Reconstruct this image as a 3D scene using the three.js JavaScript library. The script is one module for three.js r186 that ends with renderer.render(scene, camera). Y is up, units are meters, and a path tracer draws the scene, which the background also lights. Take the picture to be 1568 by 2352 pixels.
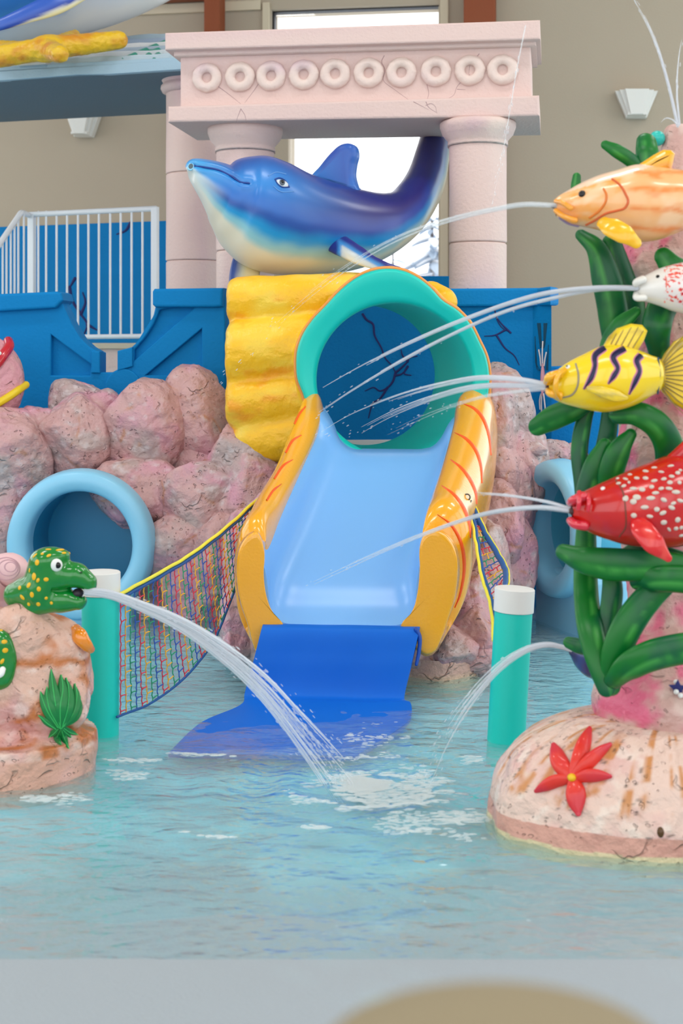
import * as THREE from 'three';
import { mergeGeometries, mergeVertices } from 'three/addons/utils/BufferGeometryUtils.js';
import { RoundedBoxGeometry } from 'three/addons/geometries/RoundedBoxGeometry.js';
import { ImprovedNoise } from 'three/addons/math/ImprovedNoise.js';
import { RectAreaLightUniformsLib } from 'three/addons/lights/RectAreaLightUniformsLib.js';

// ---------------------------------------------------------------- camera, sky, lights, exposure
const IMG_W = 1568, IMG_H = 2352, K = 3267, EYE = 1.6, CX = 784, CY = 830;   // K: focal length in pixels
const scene = new THREE.Scene();
const camera = new THREE.PerspectiveCamera(2 * Math.atan(IMG_H / 2 / K) * 180 / Math.PI, IMG_W / IMG_H, 0.1, 200);
camera.position.set(0, EYE, 0);
camera.lookAt(0, EYE, -1);
camera.setViewOffset(IMG_W, IMG_H, 0, IMG_H / 2 - CY, IMG_W, IMG_H);          // shifted lens keeps the verticals upright
camera.focus = 7.4; camera.userData.fStop = 2.8;
camera.updateProjectionMatrix(); camera.updateMatrixWorld();
const renderer = new THREE.WebGLRenderer();
renderer.toneMapping = THREE.LinearToneMapping;
renderer.toneMappingExposure = 0.97;
renderer.shadowMap.enabled = true;
RectAreaLightUniformsLib.init();
scene.background = new THREE.Color().setRGB(0.96, 0.98, 1.0);                  // overcast winter sky
scene.backgroundIntensity = 2.4;
const HALL_YAW = 8.9, FILL_LEVEL = 15;                                          // hall turned against the camera; luminance of the added ceiling panels

// ---------------------------------------------------------------- helpers
const V = (x, y, z) => new THREE.Vector3(x, y, z);
const rad = (a) => a * Math.PI / 180;
let seed = 7; const rnd = () => { seed = (seed * 1664525 + 1013904223) >>> 0; return seed / 4294967296; };
const rr = (a, b) => a + (b - a) * rnd();
const P = (px, py, d) => V((px - CX) * d / K, EYE - (py - CY) * d / K, -d);     // a photograph point at its own distance
const R = (px, d) => px * d / K;
const clamp = (x, a = 0, b = 1) => Math.min(b, Math.max(a, x));
const sst = (a, b, x) => { const t = clamp((x - a) / (b - a)); return t * t * (3 - 2 * t); };
const lerp = (a, b, t) => a + (b - a) * t;
const s2l = (c) => { c /= 255; return c <= 0.04045 ? c / 12.92 : ((c + 0.055) / 1.055) ** 2.4; };
const C = (r, g, b) => [s2l(r), s2l(g), s2l(b)];
const mix3 = (a, b, t) => [lerp(a[0], b[0], t), lerp(a[1], b[1], t), lerp(a[2], b[2], t)];
const col = (r, g, b) => new THREE.Color().setRGB(...C(r, g, b));
const perlin = new ImprovedNoise();
const noise = (x, y, z) => perlin.noise(x + 31.7, y + 17.3, z + 53.1);
const fbm = (x, y, z, o = 4) => { let s = 0, a = 0.5, f = 1; for (let i = 0; i < o; i++) { s += a * noise(x * f, y * f, z * f); a *= 0.5; f *= 2.03; } return s; };
function frameAt(o, yaw = 0, pitch = 0) {                                       // a plane: ex to the right, ey up, ez towards the viewer
  const t = rad(yaw), q = rad(pitch), ex = V(Math.cos(t), 0, Math.sin(t)), n = V(-Math.sin(t), 0, Math.cos(t));
  const ez = n.clone().multiplyScalar(Math.cos(q)).add(V(0, Math.sin(q), 0)), ey = ez.clone().cross(ex), eye = V(0, EYE, 0);
  const hit = (px, py) => { const r = V((px - CX) / K, -(py - CY) / K, -1); return eye.clone().addScaledVector(r, o.clone().sub(eye).dot(ez) / r.dot(ez)); };
  const xy = (px, py) => { const p = hit(px, py).sub(o); return [p.dot(ex), p.dot(ey)]; };
  const m = new THREE.Matrix4().makeBasis(ex, ey, ez).setPosition(o);
  return { o, ex, ey, ez, hit, xy, m, put: (g, x = 0, y = 0, z = 0) => g.translate(x, y, z).applyMatrix4(m), at: (x, y, z = 0) => V(x, y, z).applyMatrix4(m) };
}
const frame = (px, py, d, yaw, pitch) => frameAt(P(px, py, d), yaw, pitch);
const BASE = 8.5;                                                               // yaw of the slide, gate and castle
const FZ = (Z, yaw = BASE) => frameAt(V(Math.sin(rad(BASE)) * Z, 0, -6.85 - Math.cos(rad(BASE)) * Z), yaw);
function boxUV(g) {                                                             // uv in metres from the face's main direction
  g = g.index ? g.toNonIndexed() : g;
  if (!g.attributes.normal) g.computeVertexNormals();
  const p = g.attributes.position, uv = new Float32Array(p.count * 2), a = V(), b = V(), c = V();
  for (let i = 0; i < p.count; i += 3) {
    a.fromBufferAttribute(p, i); b.fromBufferAttribute(p, i + 1).sub(a); c.fromBufferAttribute(p, i + 2).sub(a); b.cross(c);
    const x = Math.abs(b.x), y = Math.abs(b.y), z = Math.abs(b.z);
    for (let k = i; k < i + 3; k++) {
      const X = p.getX(k), Y = p.getY(k), Z = p.getZ(k);
      if (y >= x && y >= z) { uv[2 * k] = X; uv[2 * k + 1] = Z; } else if (x >= z) { uv[2 * k] = Z; uv[2 * k + 1] = Y; } else { uv[2 * k] = X; uv[2 * k + 1] = Y; }
    }
  }
  g.setAttribute('uv', new THREE.BufferAttribute(uv, 2));
  return g;
}
function paint(g, f) {                                                          // vertex paint, linear colours
  const p = g.attributes.position, c = new Float32Array(p.count * 3);
  for (let i = 0; i < p.count; i++) c.set(f(p.getX(i), p.getY(i), p.getZ(i), i), 3 * i);
  g.setAttribute('color', new THREE.BufferAttribute(c, 3));
  return g;
}
function panel(F, poly, thick, { holes = [], bevel = 0.006, z = 0, metres = false, seg = 2, smooth = 0 } = {}) {  // an outline given depth; its front lies z before the plane
  const q = (a) => metres ? a : F.xy(a[0], a[1]); if (smooth) poly = ringOf(poly.map((a) => V(a[0], a[1], 0)), smooth).map((v) => [v.x, v.y]);
  const s = new THREE.Shape(poly.map((a) => new THREE.Vector2(...q(a))));
  for (const h of holes) s.holes.push(new THREE.Path(h.map((a) => new THREE.Vector2(...q(a)))));
  const g = new THREE.ExtrudeGeometry(s, { depth: thick - 2 * bevel, bevelEnabled: bevel > 0, bevelThickness: bevel, bevelSize: bevel, bevelOffset: -bevel, bevelSegments: seg });
  return F.put(g, 0, 0, z - thick + bevel);
}
function grid(nu, nv, f, closeV = false) {                                      // f(u, v) -> Vector3
  const pos = [], ix = [], w = closeV ? nv : nv + 1;
  for (let i = 0; i <= nu; i++) for (let j = 0; j < w; j++) { const p = f(i / nu, j / nv); pos.push(p.x, p.y, p.z); }
  for (let i = 0; i < nu; i++) for (let j = 0; j < nv; j++) {
    const a = i * w + j, b = i * w + (j + 1) % w, c = a + w, d = b + w;
    ix.push(a, c, b, b, c, d);
  }
  const g = new THREE.BufferGeometry();
  g.setAttribute('position', new THREE.Float32BufferAttribute(pos, 3)); g.setIndex(ix); g.computeVertexNormals();
  return g;
}
function flip(g) { const a = g.index.array; for (let i = 0; i < a.length; i += 3) { const t = a[i]; a[i] = a[i + 1]; a[i + 1] = t; } g.computeVertexNormals(); return g; }
function sweep(pts, rad_, { flat = 1, n = 24, m = 8, ends = true, ref = V(0, 0, 1), arcs = true } = {}) {   // a tube of changing radius with rounded ends
  const c = new THREE.CatmullRomCurve3(pts, false, 'centripetal'), r = typeof rad_ === 'function' ? rad_ : () => rad_;
  const T = [];
  for (let i = 0; i <= n; i++) T.push(i / n);
  const rows = [];
  const at = (t) => arcs ? c.getPointAt(t) : c.getPoint(t), tan = (t) => arcs ? c.getTangentAt(t) : c.getTangent(t);
  const row = (o, t, k) => { const w = tan(t), q = Math.abs(w.dot(ref)) > 0.97 ? V(0, 1, 0) : ref, B = w.clone().cross(q).normalize(), N = B.clone().cross(w).normalize(); rows.push({ o, B, N, r: r(t) * k }); };
  if (ends) for (let k = 0; k < 4; k++) { const a = k / 4 * Math.PI / 2; row(at(0).addScaledVector(tan(0), -r(0) * Math.cos(a)), 0, Math.max(Math.sin(a), 0.02)); }
  for (const t of T) row(at(t), t, 1);
  if (ends) for (let k = 3; k >= 0; k--) { const a = k / 4 * Math.PI / 2; row(at(1).addScaledVector(tan(1), r(1) * Math.cos(a)), 1, Math.max(Math.sin(a), 0.02)); }
  return flip(grid(rows.length - 1, m, (u, v) => {
    const { o, B, N, r } = rows[Math.round(u * (rows.length - 1))], a = v * 2 * Math.PI;
    return o.clone().addScaledVector(B, r * Math.cos(a)).addScaledVector(N, r * flat * Math.sin(a));
  }, true));
}
const curve = (list, d) => list.map((a) => P(a[0], a[1], a[2] ?? d));
function fan(ring) {                                                            // closes a ring of points
  const c = ring.reduce((s, p) => s.add(p), V(0, 0, 0)).multiplyScalar(1 / ring.length), pos = [c.x, c.y, c.z], ix = [];
  ring.forEach((p, i) => { pos.push(p.x, p.y, p.z); ix.push(0, i + 1, (i + 1) % ring.length + 1); });
  const g = new THREE.BufferGeometry(); g.setAttribute('position', new THREE.Float32BufferAttribute(pos, 3)); g.setIndex(ix); g.computeVertexNormals(); return g;
}
function merge(list) {
  return mergeGeometries(list.map((g) => { let h = g.index ? g.toNonIndexed() : g.clone(); if (!h.attributes.normal) h.computeVertexNormals(); for (const k of Object.keys(h.attributes)) if (!['position', 'normal'].includes(k)) h.deleteAttribute(k); return h; }));
}
function loft(sections, cap = true) {                                           // closed outlines with equally many points
  const n = sections[0].length, m = sections.length - 1;
  const g = grid(m, n, (u, v) => sections[Math.round(u * m)][Math.round(v * n) % n], true);
  if (!cap) return g;
  return merge([g, fan(sections[0]), flip(fan(sections[m]))]);
}
function ringOf(pts, n) {                                                       // closed smooth outline, evenly resampled
  const c = new THREE.CatmullRomCurve3(pts, true, 'centripetal');
  return c.getSpacedPoints(n).slice(0, n);
}
const ease = (a, k) => { const x = clamp(k) * (a.length - 1), i = Math.min(a.length - 2, Math.floor(x)); return lerp(a[i], a[i + 1], sst(0, 1, x - i) * 0.4 + 0.6 * (x - i)); };
// distance fields
const smin = (a, b, k) => { const h = Math.max(k - Math.abs(a - b), 0) / k; return Math.min(a, b) - h * h * k / 4; };
const ball = (c, r) => (x, y, z) => Math.hypot(x - c.x, y - c.y, z - c.z) - r;
const egg = (c, rx, ry, rz) => (x, y, z) => { x -= c.x; y -= c.y; z -= c.z; const k = Math.hypot(x / rx, y / ry, z / rz), q = Math.hypot(x / rx / rx, y / ry / ry, z / rz / rz); return q < 1e-9 ? -Math.min(rx, ry, rz) : k * (k - 1) / q; };
const bone = (a, b, ra, rb) => { const dx = b.x - a.x, dy = b.y - a.y, dz = b.z - a.z, L = dx * dx + dy * dy + dz * dz; return (x, y, z) => { const t = clamp(((x - a.x) * dx + (y - a.y) * dy + (z - a.z) * dz) / L); return Math.hypot(x - a.x - dx * t, y - a.y - dy * t, z - a.z - dz * t) - lerp(ra, rb, t); }; };
const join = (fs, k) => (x, y, z) => { let d = fs[0](x, y, z); for (let i = 1; i < fs.length; i++) d = smin(d, fs[i](x, y, z), k); return d; };
function solid(f, lo, hi, cell) {                                               // surface nets
  const nx = Math.ceil((hi.x - lo.x) / cell) + 1, ny = Math.ceil((hi.y - lo.y) / cell) + 1, nz = Math.ceil((hi.z - lo.z) / cell) + 1;
  const F = new Float32Array(nx * ny * nz), id = new Int32Array(nx * ny * nz).fill(-1), pos = [], nor = [], ix = [];
  for (let k = 0, q = 0; k < nz; k++) for (let j = 0; j < ny; j++) for (let i = 0; i < nx; i++, q++) F[q] = f(lo.x + i * cell, lo.y + j * cell, lo.z + k * cell);
  const S = [1, nx, nx * ny], E = [];
  for (let c = 0; c < 8; c++) for (let b = 0; b < 3; b++) if (!(c >> b & 1)) E.push([c, c | 1 << b]);
  const off = [...Array(8)].map((_, c) => (c & 1) + (c >> 1 & 1) * S[1] + (c >> 2 & 1) * S[2]);
  for (let k = 0; k < nz - 1; k++) for (let j = 0; j < ny - 1; j++) for (let i = 0; i < nx - 1; i++) {
    const q = i + j * S[1] + k * S[2]; let mask = 0;
    for (let c = 0; c < 8; c++) if (F[q + off[c]] < 0) mask |= 1 << c;
    if (!mask || mask === 255) continue;
    let x = 0, y = 0, z = 0, n = 0;
    for (const [a, b] of E) if ((mask >> a & 1) !== (mask >> b & 1)) {
      const fa = F[q + off[a]], fb = F[q + off[b]], t = fa / (fa - fb);
      x += lerp(a & 1, b & 1, t); y += lerp(a >> 1 & 1, b >> 1 & 1, t); z += lerp(a >> 2 & 1, b >> 2 & 1, t); n++;
    }
    x = lo.x + (i + x / n) * cell; y = lo.y + (j + y / n) * cell; z = lo.z + (k + z / n) * cell;
    id[q] = pos.length / 3; pos.push(x, y, z);
    const e = cell * 0.5, gx = f(x + e, y, z) - f(x - e, y, z), gy = f(x, y + e, z) - f(x, y - e, z), gz = f(x, y, z + e) - f(x, y, z - e), l = Math.hypot(gx, gy, gz) || 1;
    nor.push(gx / l, gy / l, gz / l);
  }
  for (let k = 1; k < nz - 1; k++) for (let j = 1; j < ny - 1; j++) for (let i = 1; i < nx - 1; i++) {
    const q = i + j * S[1] + k * S[2];
    for (let b = 0; b < 3; b++) {
      const inA = F[q] < 0, inB = F[q + S[b]] < 0; if (inA === inB) continue;
      const u = S[(b + 1) % 3], v = S[(b + 2) % 3], p = [id[q], id[q - u], id[q - u - v], id[q - v]];
      if (p.some((t) => t < 0)) continue;
      if (inA) ix.push(p[0], p[1], p[2], p[0], p[2], p[3]); else ix.push(p[0], p[2], p[1], p[0], p[3], p[2]);
    }
  }
  const g = new THREE.BufferGeometry();
  g.setAttribute('position', new THREE.Float32BufferAttribute(pos, 3)); g.setAttribute('normal', new THREE.Float32BufferAttribute(nor, 3)); g.setIndex(ix);
  return g;
}
function swell(stations, nu, nv, { power = 2 } = {}) {                          // a body from its back line, belly line and thickness
  const cT = new THREE.CatmullRomCurve3(stations.map((s) => P(s[0], s[1], s[4])), false, 'centripetal'), cB = new THREE.CatmullRomCurve3(stations.map((s) => P(s[2], s[3], s[4])), false, 'centripetal');
  const m = stations.length - 1, W = (u) => { const x = u * m, i = Math.min(m - 1, Math.floor(x)), t = x - i, w = (k) => stations[clamp(k, 0, m)][5], a = w(i - 1), b = w(i), c = w(i + 1), d = w(i + 2); return 0.5 * (2 * b + (c - a) * t + (2 * a - 5 * b + 4 * c - d) * t * t + (3 * b - a - 3 * c + d) * t * t * t); };
  const mid = (u) => cT.getPoint(u).add(cB.getPoint(u)).multiplyScalar(0.5), prm = [];
  const g = grid(nu, nv, (u, v) => {
    const a = v * 2 * Math.PI, t = cT.getPoint(u), b = cB.getPoint(u), c = t.clone().add(b).multiplyScalar(0.5), h = t.sub(b).multiplyScalar(0.5);
    const ax = mid(Math.min(1, u + 0.01)).sub(mid(Math.max(0, u - 0.01))), z = ax.cross(h).normalize(); if (z.z < 0) z.negate();
    const e = 2 / power, cs = Math.cos(a), sn = Math.sin(a);
    prm.push([u, a]);
    return c.addScaledVector(h, Math.sign(cs) * Math.abs(cs) ** e).addScaledVector(z, W(u) * Math.sign(sn) * Math.abs(sn) ** e);
  }, true);
  g.userData.prm = prm;
  return g;
}
const outward = (g) => {                                                        // turns a closed surface's faces outwards
  const p = g.attributes.position, a = V(), b = V(), c = V(); let vol = 0; const ix = g.index;
  g.computeBoundingBox(); const o = g.boundingBox.getCenter(V());
  for (let i = 0; i < ix.count; i += 3) { a.fromBufferAttribute(p, ix.getX(i)).sub(o); b.fromBufferAttribute(p, ix.getX(i + 1)).sub(o); c.fromBufferAttribute(p, ix.getX(i + 2)).sub(o); vol += a.dot(b.cross(c)); }
  return vol < 0 ? flip(g) : g;
};
function onSurface(g, px, py) {                                                 // where the sight line meets a surface first: point and normal
  if (!g.userData.flatview) {
    const p = g.attributes.position, f = new Float32Array(p.count * 3);
    for (let i = 0; i < p.count; i++) { const d = -p.getZ(i); f[3 * i] = CX + p.getX(i) * K / d; f[3 * i + 1] = CY - (p.getY(i) - EYE) * K / d; f[3 * i + 2] = d; }
    g.userData.flatview = f;
  }
  const f = g.userData.flatview, ix = g.index?.array, n = ix ? ix.length : f.length / 3, p = g.attributes.position; let best = null, near = null, nd = 1e9;
  for (let i = 0; i < n; i += 3) {
    const a = ix ? ix[i] : i, b = ix ? ix[i + 1] : i + 1, c = ix ? ix[i + 2] : i + 2;
    const ax = f[3 * a] - px, ay = f[3 * a + 1] - py, bx = f[3 * b] - px, by = f[3 * b + 1] - py, cx = f[3 * c] - px, cy = f[3 * c + 1] - py;
    const dist = ax * ax + ay * ay + f[3 * a + 2] * 1e-3; if (dist < nd) { nd = dist; near = [a, b, c]; }
    const u = bx * cy - by * cx, v = cx * ay - cy * ax, w = ax * by - ay * bx;
    if ((u < 0 || v < 0 || w < 0) && (u > 0 || v > 0 || w > 0)) continue;
    const s = u + v + w; if (Math.abs(s) < 1e-9) continue;
    const d = (u * f[3 * a + 2] + v * f[3 * b + 2] + w * f[3 * c + 2]) / s;
    if (!best || d < best.d) best = { d, t: [a, b, c] };
  }
  const t = best ? best.t : near, q = (k) => V().fromBufferAttribute(p, t[k]), nn = g.attributes.normal, m = (k) => V().fromBufferAttribute(nn, t[k]);
  const normal = m(0).add(m(1)).add(m(2)).normalize();
  return { p: best ? P(px, py, best.d) : q(0), n: normal, hit: !!best };
}
const drawn = (g, list, lift = 0.002) => list.map((a) => { const s = onSurface(g, a[0], a[1]); return s.p.addScaledVector(s.n, lift); });
function ribbon(g, line, widths, lift = 0.003, n = 26, across = 6) {             // a painted, slightly raised stripe that follows a surface
  const c = new THREE.CatmullRomCurve3(line.map((a) => V(a[0], a[1], 0)), false, 'centripetal'), w = new THREE.CatmullRomCurve3(widths.map((x, i) => V(i, x, 0)));
  return flip(grid(n, across, (u, v) => {
    const q = c.getPoint(u), t = c.getTangent(u), h = Math.max(w.getPoint(u).y, 0.3), k = 2 * v - 1, s = onSurface(g, q.x - t.y * h * k, q.y + t.x * h * k);
    return s.p.addScaledVector(s.n, lift * (1 - 1.5 * k * k));
  }));
}
// objects
const used = {};
const named = (n) => { const k = used[n] = (used[n] ?? -1) + 1; return k ? `${n}_${String(k).padStart(3, '0')}` : n; };
function thing(name, label, category, group) {
  const o = new THREE.Group(); o.name = named(name); scene.add(o);
  o.userData = { label, category }; if (group) o.userData.group = group;
  return o;
}
function part(name, g, m, parent, label) {
  const o = new THREE.Mesh(g, m); o.name = named(name); parent.add(o);
  if (label) o.userData.label = label;
  return o;
}
function solo(name, g, m, label, category, extra) { const o = part(name, g, m, scene, label); o.userData = { label, category, ...extra }; return o; }
const struct = (name, g, m, label, parent = scene) => { const o = new THREE.Mesh(g, m); o.name = named(name); parent.add(o); if (parent === scene) { o.userData.kind = 'structure'; if (label) o.userData.label = label; } return o; };
function settle() {                                                             // every thing gets its origin at its base
  for (const o of scene.children) {
    if (o.isLight || o.isCamera || o.position.lengthSq() > 0 || o.isInstancedMesh) continue;
    const b = new THREE.Box3().setFromObject(o); if (b.isEmpty()) continue;
    const c = V((b.min.x + b.max.x) / 2, b.min.y, (b.min.z + b.max.z) / 2);
    if (o.isMesh) { o.geometry = o.geometry.clone(); o.geometry.translate(-c.x, -c.y, -c.z); for (const k of o.children) k.position.sub(c); } else for (const k of o.children) k.position.sub(c);
    o.position.copy(c);
  }
}

// ---------------------------------------------------------------- materials
function tile(n, f) {                                                           // a grey tile from f(x, y) in 0..1, made to repeat
  const a = new Uint8Array(n * n * 4);
  for (let y = 0; y < n; y++) for (let x = 0; x < n; x++) { const v = clamp(f(x / n, y / n)) * 255, q = 4 * (y * n + x); a[q] = a[q + 1] = a[q + 2] = v; a[q + 3] = 255; }
  const t = new THREE.DataTexture(a, n, n); t.wrapS = t.wrapT = THREE.RepeatWrapping; t.magFilter = THREE.LinearFilter; t.minFilter = THREE.LinearFilter; t.needsUpdate = true;
  return t;
}
const around = (f) => (x, y) => { const c = Math.cos(2 * Math.PI * x), s = Math.sin(2 * Math.PI * x), e = Math.cos(2 * Math.PI * y), h = Math.sin(2 * Math.PI * y); return f(c, s, e, h); };
const wrapNoise = (x, y, f, o, s = 0) => {                                       // fbm that repeats over the unit square
  const n = (a, b) => fbm(a * f + s, b * f, s, o), w = (t) => t, u = w(x), v = w(y);
  return (n(x, y) * (1 - u) * (1 - v) + n(x - 1, y) * u * (1 - v) + n(x, y - 1) * (1 - u) * v + n(x - 1, y - 1) * u * v) / Math.sqrt((u * u + (1 - u) ** 2) * (v * v + (1 - v) ** 2));
};
const rockTile = tile(1024, (x, y) => { const a = wrapNoise(x, y, 6, 6), c = Math.abs(wrapNoise(x, y, 3.4, 4, 9)), p = wrapNoise(x, y, 26, 2, 4), g = wrapNoise(x, y, 5, 2, 12); return 0.6 + 0.75 * a - 0.4 * (1 - sst(0, 0.03, c)) * sst(0.12, 0.24, g) - 0.45 * sst(0.2, 0.3, p) * sst(0.02, 0.2, -g); });
const plasterTile = tile(512, (x, y) => 0.5 + 0.55 * wrapNoise(x, y, 18, 4, 2));
const grainTile = tile(512, (x, y) => 0.5 + 0.6 * wrapNoise(x, y, 40, 3, 5));
const rippleTile = tile(768, (x, y) => { const a = wrapNoise(x, y, 7, 4, 3), b = wrapNoise(x + 0.02 * a, y, 14, 3, 8); return 0.5 + 0.35 * (1 - 2.2 * Math.abs(a)) + 0.22 * b - 0.2; });
const rep = (t, metres) => { const c = t.clone(); c.repeat.set(1 / metres, 1 / metres); c.needsUpdate = true; return c; };
const rockBump = rep(rockTile, 0.7), plasterBump = rep(plasterTile, 0.4), grainBump = rep(grainTile, 0.5), rippleBump = rep(rippleTile, 1.5), pitBump = rep(rockTile, 0.55);
const std = (c, roughness = 0.5, o = {}) => new THREE.MeshPhysicalMaterial({ color: c, roughness, ...o });
const WHITE = new THREE.Color(1, 1, 1);
const M = {
  rock: std(WHITE, 0.42, { vertexColors: true, bumpMap: rockBump, bumpScale: 0.032 }),
  wetrock: std(WHITE, 0.34, { vertexColors: true, bumpMap: pitBump, bumpScale: 0.024 }),
  castle: std(col(0, 126, 194), 0.7, { specularIntensity: 0.4, bumpMap: plasterBump, bumpScale: 0.003 }),
    crack: std(col(24, 34, 104), 0.7), stoneCrack: std(col(176, 146, 148), 0.8),
  slot: std(col(10, 70, 100), 0.7),
  stone: std(WHITE, 0.7, { vertexColors: true, bumpMap: plasterBump, bumpScale: 0.004 }),
  slideBlue: std(col(124, 184, 246), 0.3),
  yellow: std(col(248, 172, 0), 0.26, { clearcoat: 0.9, clearcoatRoughness: 0.12, bumpMap: grainBump, bumpScale: 0.0012 }),
  orange: std(col(246, 92, 12), 0.35), shell: std(WHITE, 0.36, { vertexColors: true, bumpMap: rep(plasterTile, 0.7), bumpScale: 0.008 }),
  teal: std(col(0, 202, 188), 0.45), mat: std(col(0, 104, 212), 0.55, { specularIntensity: 0.5 }),
  paint: std(WHITE, 0.34, { vertexColors: true, clearcoat: 0.25, clearcoatRoughness: 0.2 }),
  fish: std(WHITE, 0.25, { vertexColors: true, clearcoat: 0.5, clearcoatRoughness: 0.1 }),
  weed: std(WHITE, 0.34, { vertexColors: true, specularIntensity: 0.8 }),
  black: std(col(14, 14, 16), 0.15), white: std(col(236, 238, 236), 0.3), offwhite: std(col(232, 233, 230), 0.4),
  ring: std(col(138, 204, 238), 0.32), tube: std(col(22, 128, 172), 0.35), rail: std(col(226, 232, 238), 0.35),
  metal: std(col(120, 120, 115), 0.3, { metalness: 0.9 }), wood: std(col(140, 66, 26), 0.55, { bumpMap: grainBump, bumpScale: 0.001 }),
  wall: std(col(184, 172, 154), 0.85, { bumpMap: plasterBump, bumpScale: 0.0015 }), trim: std(col(214, 202, 178), 0.7), frame: std(col(24, 22, 30), 0.5),
  glass: std(WHITE, 0.02, { transmission: 1, thickness: 0, ior: 1.5 }),
  milky: std(col(232, 249, 252), 0.05, { transmission: 0.84, thickness: 0, ior: 1.01, specularIntensity: 0 }),
  water: std(col(238, 250, 252), 0.07, { transmission: 0.92, thickness: 0, ior: 1.33, bumpMap: rippleBump, bumpScale: 0.028 }),
  jet: std(col(236, 242, 250), 0.4, { transparent: true, opacity: 0.3 }), mist: std(col(240, 246, 250), 0.4, { transparent: true, opacity: 0.13 }),
  foam: std(col(236, 246, 248), 0.5, { transparent: true, opacity: 0.24 }),
};
const CORD = [[214, 44, 70], [238, 176, 40], [22, 150, 104], [34, 84, 178]].map((c) => std(col(...c), 0.6)), ROPE = { yellow: std(col(236, 226, 70), 0.6), blue: std(col(18, 84, 150), 0.6) };
// ---------------------------------------------------------------- the hall
const FW = frameAt(V(0, 0, -16), HALL_YAW), XL = -8, XR = 11, ZB = 20.5, TOP = 8.6;
const onWall = (list) => list.map((a) => FW.xy(a[0], a[1]));
const upperWindow = onWall([[622, 22], [1008, 8], [1008, 190], [622, 190]]), lowerWindow = onWall([[662, 240], [1008, 240], [1008, 668], [662, 668]]);
const wallBack = struct('wall_back', boxUV(panel(FW, [[XL - 0.4, -0.6], [XR + 0.4, -0.6], [XR + 0.4, TOP + 0.3], [XL - 0.4, TOP + 0.3]], 0.4, { metres: true, holes: [upperWindow, lowerWindow, [[4.9, 1.4], [8.9, 1.4], [8.9, 7.9], [4.9, 7.9]]], bevel: 0 })), M.wall, 'tan plaster back wall with a tall window behind the gate and another beyond the frame');
function glazedWall(name, o, yaw, half, bays, y0, y1, gap, label) {
  const F = frameAt(o, yaw), w = 2 * half / bays, holes = [];
  for (let i = 0; i < bays; i++) { const a = -half + i * w + gap, b = a + w - 2 * gap; holes.push([[a, y0], [b, y0], [b, y1], [a, y1]]); }
  return struct(name, panel(F, [[-half - 0.4, -0.6], [half + 0.4, -0.6], [half + 0.4, TOP + 0.3], [-half - 0.4, TOP + 0.3]], 0.35, { metres: true, holes, bevel: 0 }), M.wall, label);
}
glazedWall('wall_right', FW.at(XR, 0, ZB / 2), 98.9, ZB / 2, 4, 1.2, 7.6, 0.35, 'right side wall of the hall with tall window bays');
glazedWall('wall_left', FW.at(XL, 0, ZB / 2), -81.1, ZB / 2, 4, 1.6, 7.6, 0.45, 'left side wall of the hall with high windows');
glazedWall('wall_front', FW.at((XL + XR) / 2, 0, ZB), 188.9, (XR - XL) / 2, 5, 0.9, 7.8, 0.25, 'window wall behind the viewer');
struct('ceiling', FW.put(new THREE.BoxGeometry(XR - XL + 1, 0.3, ZB + 1), (XL + XR) / 2, TOP + 0.15, ZB / 2), M.wall, 'plain ceiling of the pool hall');
struct('floor', FW.put(new THREE.BoxGeometry(XR - XL + 0.6, 0.3, ZB + 0.6), (XL + XR) / 2, -0.62, ZB / 2), M.wall, 'concrete slab under the pool hall');
// window 1: dark frame, panes and casing
{
  const w = new THREE.Group(); w.name = 'window_1'; w.userData = { kind: 'structure', label: 'tall back window with white winter sky, partly behind the pink gate' }; scene.add(w);
  const bar = (a, dark) => part('window_frame', panel(FW, a, 0.12, { z: -0.08, bevel: 0.004 }), dark ? M.frame : M.trim, w);
  bar([[620, 14], [1009, 0], [1009, 11], [620, 25]], true); bar([[616, 20], [627, 20], [627, 195], [616, 195]], true);
  bar([[1005, 10], [1010, 10], [1010, 195], [1005, 195]]); bar([[1005, 240], [1010, 240], [1010, 670], [1005, 670]]); bar([[662, 662], [1009, 660], [1009, 672], [662, 674]]);
  for (const a of [[[624, 22], [1007, 8], [1007, 190], [624, 190]], [[663, 242], [1007, 242], [1007, 666], [663, 666]]]) part('pane', panel(FW, a, 0.012, { z: -0.13, bevel: 0 }), M.glass, w);
}
for (const a of [[[604, 8], [620, 7], [620, 200], [604, 200]], [[1011, -10], [1030, -10], [1030, 700], [1011, 700]]]) struct('trim', boxUV(panel(FW, a, 0.05, { z: 0.05 })), M.trim, 'cream casing beside the tall back window');
struct('trim', panel(FW, [[-60, 30], [600, 2], [600, 24], [-60, 52]], 0.05, { z: 0.05 }), M.trim, 'cream band along the top of the back wall');
{ // glulam posts and a beam before the wall
  const post = (a, l) => { const o = solo('wooden_post', boxUV(panel(FW, a, 0.28, { z: 0.34, bevel: 0.012 })), M.wood, l, 'post'); return o; };
  post([[485, -60], [520, -60], [520, 1180], [485, 1180]], 'slim reddish brown wooden post left of the back window');
  post([[1069, -60], [1140, -60], [1140, 1180], [1069, 1180]], 'broad reddish brown wooden post right of the back window');
  solo('wooden_beam', boxUV(panel(FW, [[330, -40], [484, -46], [484, 6], [330, 14]], 0.25, { z: 0.32, bevel: 0.01 })), M.wood, 'reddish brown wooden beam crossing at the top beside the big dolphin belly', 'beam');
}
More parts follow.
